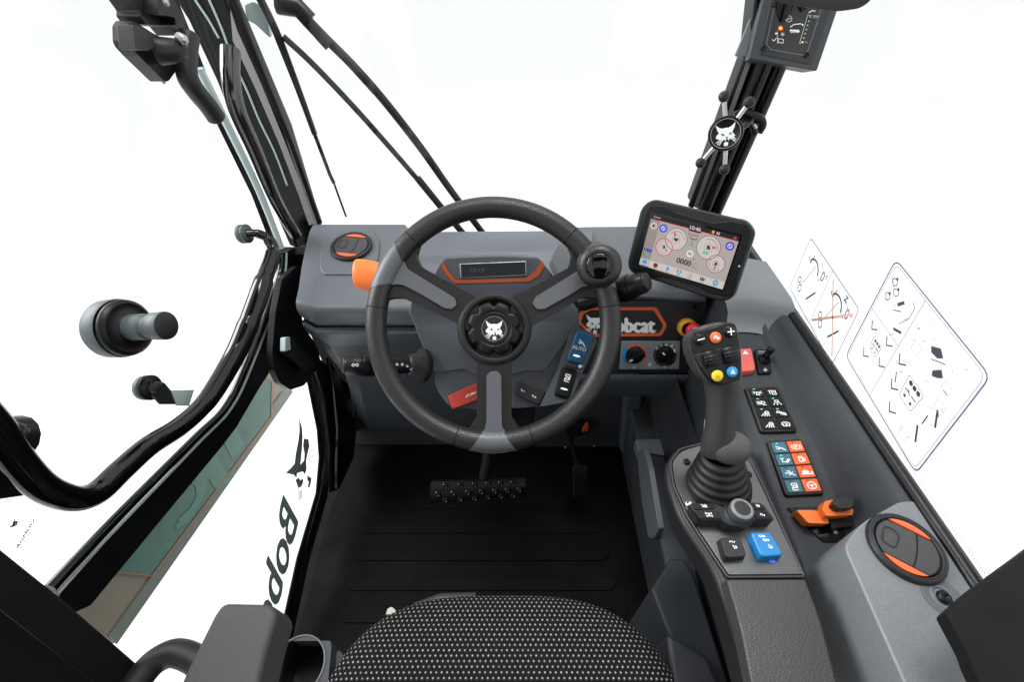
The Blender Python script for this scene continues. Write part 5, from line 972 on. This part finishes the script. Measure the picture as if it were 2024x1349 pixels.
mb = MB(CHAR); plate(mb, JP, [J(1020, 540) + (3,), J(1250, 480) + (3,), J(1262, 600) + (3,), J(1085, 655) + (6,)], .003, h=.0028); mb.build('wheel_bezel', js, bevel=.001)
t = thing('paper_tag', D(1408, 860, .75), 'pale tag visible behind the joystick shaft', 'tag')
mb = MB(TRANSP); plate(mb, PZ(.57), [(1393, 830), (1402, 812), (1452, 810), (1467, 828), (1455, 845), (1402, 868), (1396, 870), (1391, 850)], .002); mb.build('sheet', t)
# ------------------------------------------------------------------ load indicator, mirror, fan
LP = PF(1565, 60, .74, tlt(22, -8))
li = thing('load_indicator', LP.pt(1565, 60), 'grey load indicator box with black panel and small lights on the right post top', 'indicator box')
Zb = lambda x, y: (1300 + x / 3.065, y / 3.065)
mb = MB(GREYD); plate(mb, LP, [Zb(550, 355) + (4,), Zb(965, 430) + (4,), Zb(1090, 60) + (2,), Zb(1150, -140), Zb(700, -200), (1515, -30)], .045, taper=.92); mb.build('case', li, bevel=.006, segs=3)
mb = MB(PNL); fp = [Zb(655, 265), Zb(680, 300), Zb(880, 335), Zb(905, 310), Zb(980, 80), Zb(1000, -40), Zb(720, -80), Zb(700, 60)]
plate(mb, LP, [Zb(615, 330) + (3,), Zb(930, 392) + (3,), Zb(1040, 60) + (2,), Zb(1090, -120), Zb(720, -170)], .003, h=.001); pn = mb.build('panel', li, bevel=.001)
mb = MB(WHT); pz = PixQ(LP); mb.line(pz, fp, .5, MATS['light_grey_print'], h=.002, closed=True)
def zl(pts, wd, m_=None): mb.line(pz, [Zb(*p) for p in pts], wd, m_, h=.0022)
zl([(722, 190), (722, 265)], .7); zl([(905, 92), (930, 96)], .6); zl([(905, 92), (856, 262), (868, 264)], .6); zl([(940, 96), (975, 100)], .6); 
zl([(690, 240), (700, 250), (716, 232)], 1.1); zl([(728, 235), (758, 240), (756, 262), (728, 258), (728, 235)], 1)
zl([(800, 165), (820, 150), (860, 145), (876, 150), (874, 158)], 1.6); zl([(800, 185), (850, 190)], 3.2)
for c in (808, 825, 845): mb.arc(pz, *Zb(c, 190), 3, .9, h=.0022, n=12)
zl([(912, 78), (930, 66), (950, 68)], 1.6); mb.arc(pz, *Zb(791, 115), 6, .8, h=.0022, n=20); mb.text(Q(LP, Zb(778, 120), Zb(803, 122), Zb(805, 109), Zb(780, 107), 4, 1), 'SET', 2, .1, .8, h=.0022, wid=3.4); mb.disc(pz, *Zb(760, 110), 1.2, h=.0022, n=8)
mb.disc(pz, *Zb(714, 204), 2, h=.0022, n=12)
mb.disc(pz, *Zb(753, 208), 1.6, h=.0022, n=8)
for k in range(8): a = k * pi / 4; cx_, cy_ = Zb(753, 208); mb.line(pz, [(cx_ + 2.4 * cos(a), cy_ + 2.4 * sin(a)), (cx_ + 3.8 * cos(a), cy_ + 3.8 * sin(a))], .6, h=.0022)
for k in range(7): mb.disc(pz, *Zb(920 - k * 7.8, 104 + k * 25.3), 1.7, YLED if k == 6 else LGY, h=.0022, n=12)
mb.text(Q(LP, Zb(932, 110), Zb(965, 114), Zb(968, 102), Zb(935, 98), 4, 1), '100%', 2, .1, .9, LGY, h=.0022, wid=3.8); mb.text(Q(LP, Zb(884, 262), Zb(905, 265), Zb(908, 253), Zb(887, 250), 3, 1), '0%', 1.5, .1, .9, LGY, h=.0022, wid=2.6)
mb.build('panel_print', pn)
mb = MB(OLED); cx_, cy_ = Zb(741, 172); mb.disc(pz, cx_, cy_, 2.2, h=.0024, n=14)
for k in range(8): a = k * pi / 4; mb.line(pz, [(cx_, cy_), (cx_ + 4.6 * cos(a), cy_ + 4.6 * sin(a))], .7, h=.0023)
mb.build('warning_light', pn)
for x, y in ((640, 292), (900, 332), (710, 25)): MB(BLK).lathe(LP.off(.001).pt(*Zb(x, y)), LP.n, [(.0045, 0), (.0042, .002), (.0025, .0024), (.002, .001), (0, .001)], seg=20).build('screw', li)
mb = MB(GREYL); plate(mb, PF(1500, 60, .78, tlt(22, -8)), [(1500, -30), (1520, -30), (1515, 60), (1482, 118), (1470, 114), (1453, 109), (1490, 20)], .006, r=2); mb.build('back_plate', li, bevel=.001)
mi = thing('interior_mirror', D(1610, -20, .6), 'black rounded mirror housing at the top edge above the load indicator', 'mirror')
mb = MB(CHAR); rows = []
MPn = PF(1610, -30, .58, tlt(5))
plate(mb, MPn, rp([(1500, -80), (1506, -10), (1540, 6), (1600, 16), (1655, 23), (1700, 17), (1722, 2), (1735, -30), (1735, -80)], 12), .03, taper=.85); mb.build('housing', mi, bevel=.006, segs=4)
mb = MB(GLOSS); plate(mb, MPn, rp([(1515, -75), (1518, -12), (1545, -2), (1600, 6), (1655, 12), (1695, 8), (1712, -5), (1722, -32), (1722, -75)], 10), .002, h=.0005); mb.build('glass', mi)
# four armed fan mount with emblem
fa = thing('phone_holder', D(1435, 264, .72), 'four armed holder with round emblem disc and grey ball feet on the right post', 'phone holder')
FN = (C0 - D(1435, 264, .74)).normalized(); FP = PF(1435, 264, .74, FN)
o_ = FP.pt(1434, 264)
mb = MB(BLK); mb.lathe(o_, FN, [(.018, -.018), (.0262, -.012), (.0268, -.002), (.026, .001), (.0245, .002), (.0235, .0005), (0, .0005)], seg=64); hb = mb.build('disc', fa)
fq = A(o_, frame(FP, 1434, 264).u, frame(FP, 1434, 264).v, FN); mb = MB(WHT); mb.arc(fq, 0, 0, .0222, .0007, m=LGY, h=.001, n=60); cathead(mb, fq, 0, -.002, .034, WHT, BLK, h=.001); mb.build('emblem', hb)
for bx, by, ax0, ay0 in ((1431, 191, 1434, 238), (1481, 202, 1456, 236), (1385, 322, 1412, 290), (1432, 335, 1435, 290)):
    FB = FP.off(-.006); a = FB.pt(ax0, ay0); b = FB.pt(bx, by)
    mb = MB(SIL); mb.tube([a, b], .0036, seg=10); arm = mb.build('arm', fa)
    d = (b - a).normalized(); mb = MB(CHAR); mb.lathe(b - FN * .006, FN, [(0, -.004), (.0065, -.003), (.0085, .003), (.0085, .009), (.0065, .013), (.003, .0145), (0, .0145)], seg=28); mb.build('foot', arm)
mb = MB(BLK); mb.tube(spline([PY(.87).pt(*p) for p in [(1450, 228), (1470, 222), (1500, 232), (1508, 246), (1500, 262)]]), .0065, seg=12); mb.tube([o_ - FN * .015, PY(.885).pt(1480, 240)], .009); mb.tube([PY(.85).pt(1488, 248), PY(.85).pt(1492, 264)], .006)
mb.build('clamp', fa); MB(SIL).tube([PY(.845).pt(1490, 246), PY(.845).pt(1494, 253)], .003).build('clamp_screw', fa)
# ------------------------------------------------------------------ floor mat and pedals
FM = PZ(.004)
fm = thing('floor_mat', (0, .45, 0), 'black ribbed rubber mat covering the footwell', 'floor mat')
mb = MB(MATF); plate(mb, FM, [(705, 862), (1225, 868), (1245, 960), (1290, 1210), (1310, 1420), (540, 1420), (585, 1262), (655, 1000), (676, 960)], .004); 
mb.build('sheet', fm)
for y0, y1, x0, x1 in ((988, 1006, 725, 1175), (1036, 1056, 708, 1192), (1086, 1110, 695, 1205), (1141, 1169, 681, 1220), (1198, 1233, 667, 1240)):
    mb = MB(MATF); plate(mb, FM, [(x0 + 3, y0, 3), (x1 - 3, y0, 3), (x1, (y0 + y1) / 2, 4), (x1 - 12, y1, 4), (x0 + 12, y1, 4), (x0, (y0 + y1) / 2, 4)], .004, h=.004); mb.build('rib', fm, bevel=.0015)
bp = thing('brake_pedal', (-.05, .75, .1), 'wide black metal brake pedal with rows of raised studs', 'pedal')
BPn = PF(945, 970, 1.15, tlt(35)); q = Q(BPn, (852, 996), (1040, 982), (1038, 946), (852, 953), 52, 10)
mb = MB(BLK); rows = []
for k in range(13):
    t_ = k / 12; rows.append([q.m(x_, 10 * t_, .012 * sin(pi * t_) ** .7) for x_ in [52 * j / 8 for j in range(9)]])
mb.grid(rows); mb.prism([q.m(*p) for p in ((0, 0), (52, 0), (52, 10), (0, 10))], -BPn.n * .01); mb.build('pad', bp)
for r_, (n_, x0) in enumerate(((6, 7), (7, 3.5), (6, 7))):
    for k in range(n_):
        x_ = x0 + k * 7.4; y_ = 1.7 + r_ * 3.3; c_ = q.m(x_, y_, .012 * sin(pi * y_ / 10) ** .7 - .001)
        MB(GLOSS).lathe(c_, BPn.n, [(.0085, 0), (.0078, .002), (.0055, .0042), (.0042, .0042), (.0035, .0015), (0, .0012)], seg=18).build('stud', bp)
mb = MB(MATTE); mb.tube([q.m(26, 5, -.005), Vector((-.03, .82, .30))], .014); mb.build('arm', bp)
ap = thing('accelerator_pedal', (.16, .8, .1), 'narrow dark ribbed accelerator pedal at the right of the footwell', 'pedal')
AQ = Q(PF(1147, 955, 1.18, tlt(40)), (1134, 985), (1164, 983), (1160, 922), (1132, 922), 6, 10)
mb = MB(BLK); mb.prism([AQ.m(*p) for p in rp([(0, 0), (6, 0), (6, 10), (0, 10)], .6)], -AQ.n * .008); mb.build('pad', ap, bevel=.002)
for k in range(6): mb = MB(BLK); mb.prism([AQ.m(x_, y_, .0025) for x_, y_ in ((.4 + k * .95, .3), (.8 + k * .95, .3), (.8 + k * .95, 6.5), (.4 + k * .95, 6.5))], -AQ.n * .003); mb.build('grip_rib', ap)
mb = MB(MATTE); mb.tube([AQ.m(3, 6, -.008), Vector((.155, .86, .10))], .006); mb.build('arm', ap)
# ------------------------------------------------------------------ seat
se = thing('seat', (-.02, -.05, .3), 'driver seat cushion in black fabric woven with small white dots', 'seat')
cx_, hw, hd, cy_ = -.014, .262, .27, -.042; mb = MB(FAB); rows = []; uvs = []
prof = [(.93, .34, 0), (.985, .37, .03), (1.0, .40, .06), (1.0, .43, .09), (.985, .452, .113), (.95, .469, .133), (.90, .478, .148), (.8, .484, .17), (.65, .487, .2), (.45, .488, .24), (.2, .488, .3), (.02, .488, .34)]
NS = 120
for i, (s_, z_, dd) in enumerate(prof):
    r_ = []
    for k in range(NS):
        a = 2 * pi * k / NS; e = 2 / 3.1; x_ = abs(cos(a)) ** e * (1 if cos(a) >= 0 else -1); y_ = abs(sin(a)) ** e * (1 if sin(a) >= 0 else -1)
        zz = z_ + (.012 * max(0, abs(x_) * s_ - .55) if i > 4 else 0)
        r_.append(Vector((cx_ + x_ * hw * s_, cy_ + y_ * hd * s_, zz)))
        # unfold: distance beyond the rim continues outward
        ext = max(0, .45 - z_) * 1.0; nx = x_ * hw * s_; ny = y_ * hd * s_; ln = sqrt(nx * nx + ny * ny) + 1e-6
        uvs.append(((nx + nx / ln * ext) / .0072, (ny + ny / ln * ext) / .0072 / 1.732 * 1.0))
    rows.append(r_)
mb.grid(rows, closed=True); mb.uv = uvs; cu = mb.build('cushion', se)
sb = cu.modifiers.new('soft', 'SUBSURF'); sb.levels = 1; sb.render_levels = 2
mb = MB(MATTE).box((cx_, -.06, .30), (.42, .46, .10)).box((cx_, -.06, .12), (.34, .40, .26)); mb.build('base', se, bevel=.02, segs=3)
mb = MB(FAB); bk = mb.box((cx_, -.42, .78), (.44, .10, .62), rot=Matrix.Rotation(-.15, 3, 'X')); mb.uv = [(v.x / .0072, v.z / .0072 / 1.732) for v in mb.v]; mb.build('backrest', se, bevel=.04, segs=5)
mb = MB(mat('ivory_plastic', (.5, .48, .44), .4)); plate(mb, PZ(.42), [(762, 1216), (766, 1204), (774, 1200), (781, 1206), (786, 1216)], .01); mb.build('lever_tip', se, bevel=.001)
mb = MB(GREYD); mb.tube([PZ(.40).pt(820, 1205), PZ(.40).pt(870, 1186), PZ(.40).pt(940, 1184)], .009); mb.build('front_bar', se)
# left armrest
la = thing('armrest', PZ(.68).pt(450, 1280), 'grey padded armrest left of the seat in front of the door glass', 'armrest')
mb = MB(ARMF); plate(mb, PZ(.70), [(440, 1192, 12), (536, 1194, 14), (546, 1215, 10), (520, 1300, 60), (495, 1420), (330, 1420), (360, 1340, 30), (424, 1212, 16)], .05, taper=1.06); mb.build('pad', la, bevel=.011, segs=5)
mb = MB(MATTE); plate(mb, PZ(.655), [(470, 1215), (545, 1215), (552, 1260), (530, 1420), (440, 1420)], .03); mb.build('frame', la, bevel=.006)
t = thing('hose', D(300, 1320, .5), 'thick black curved hose between the rear post and left armrest', 'hose')
mb = MB(RUB); mb.tube(spline([PZ(.60).pt(*p) for p in [(235, 1400), (270, 1350), (305, 1310), (345, 1292), (385, 1305), (410, 1330), (430, 1360)]]), .0145, seg=20); mb.build('tube', t)
# cup holder
ch = thing('cup_holder', PZ(.42).pt(595, 1310), 'dark grey tray with a round cup holder between armrest and seat', 'cup holder')
CHp = PZ(.46); cc = CHp.pt(588, 1318); mb = MB(GREYD)
outer = rp([(480, 1268), (640, 1268), (657, 1268), (655, 1290), (640, 1420), (470, 1420)], 2, 3); n_ = 48; ow = []
def edge(a):
    lo, hi = 0, 400; P_ = [(480, 1268), (656, 1268), (640, 1440), (470, 1440)]
    d = Vector((cos(a), sin(a))); c = Vector((588, 1318)); best = 1e9
    for i in range(4):
        p = Vector(P_[i]); e = Vector(P_[(i + 1) % 4]) - p; den = d.x * e.y - d.y * e.x
        if abs(den) < 1e-9: continue
        t_ = ((p.x - c.x) * e.y - (p.y - c.y) * e.x) / den; u_ = ((p.x - c.x) * d.y - (p.y - c.y) * d.x) / den
        if t_ > 0 and -1e-6 <= u_ <= 1 + 1e-6: best = min(best, t_)
    return c + d * best
ra, rb_, rc_, rd, re_ = [], [], [], [], []
for k in range(n_):
    a = 2 * pi * k / n_; e = edge(a); ra.append(CHp.pt(*e) - Vector((0, 0, .03))); rb_.append(CHp.pt(*e)); dd = Vector((cos(a), -sin(a), 0)); rc_.append(cc + dd * .0365); rd.append(cc + dd * .0345 - Vector((0, 0, .003))); re_.append(cc + dd * .031 - Vector((0, 0, .08)))
mb.grid([ra, rb_, rc_], closed=True, smooth=False); mb.build('tray', ch)
mb = MB(BLK); mb.grid([rc_, rd, re_], closed=True); mb.add(re_, [list(range(n_))]); mb.build('cup', ch)
mb = MB(GREYD); mb.tube([p + Vector((0, 0, .0005)) for p in rc_] + [rc_[0] + Vector((0, 0, .0005))], .0014, GREY, seg=8); mb.build('cup_rim', ch)
mb = MB(GREYD); plate(mb, PZ(.43), [(650, 1290), (672, 1286), (682, 1300), (668, 1330), (655, 1310)], .02); mb.build('bracket', ch, bevel=.002)
# black cover lower right
t = thing('rear_trim', (.48, .0, .7), 'large matte black trim block in the lower right corner over the vent housing', 'trim panel')
mb = MB(MATTE); plate(mb, PZ(.77), [(1872, 1212, 6), (1925, 1165), (2024, 1092), (2200, 960), (2200, 1450), (1990, 1450), (1925, 1318, 6), (1915, 1290, 6)], .018); mb.build('cover', t, bevel=.005, segs=3)
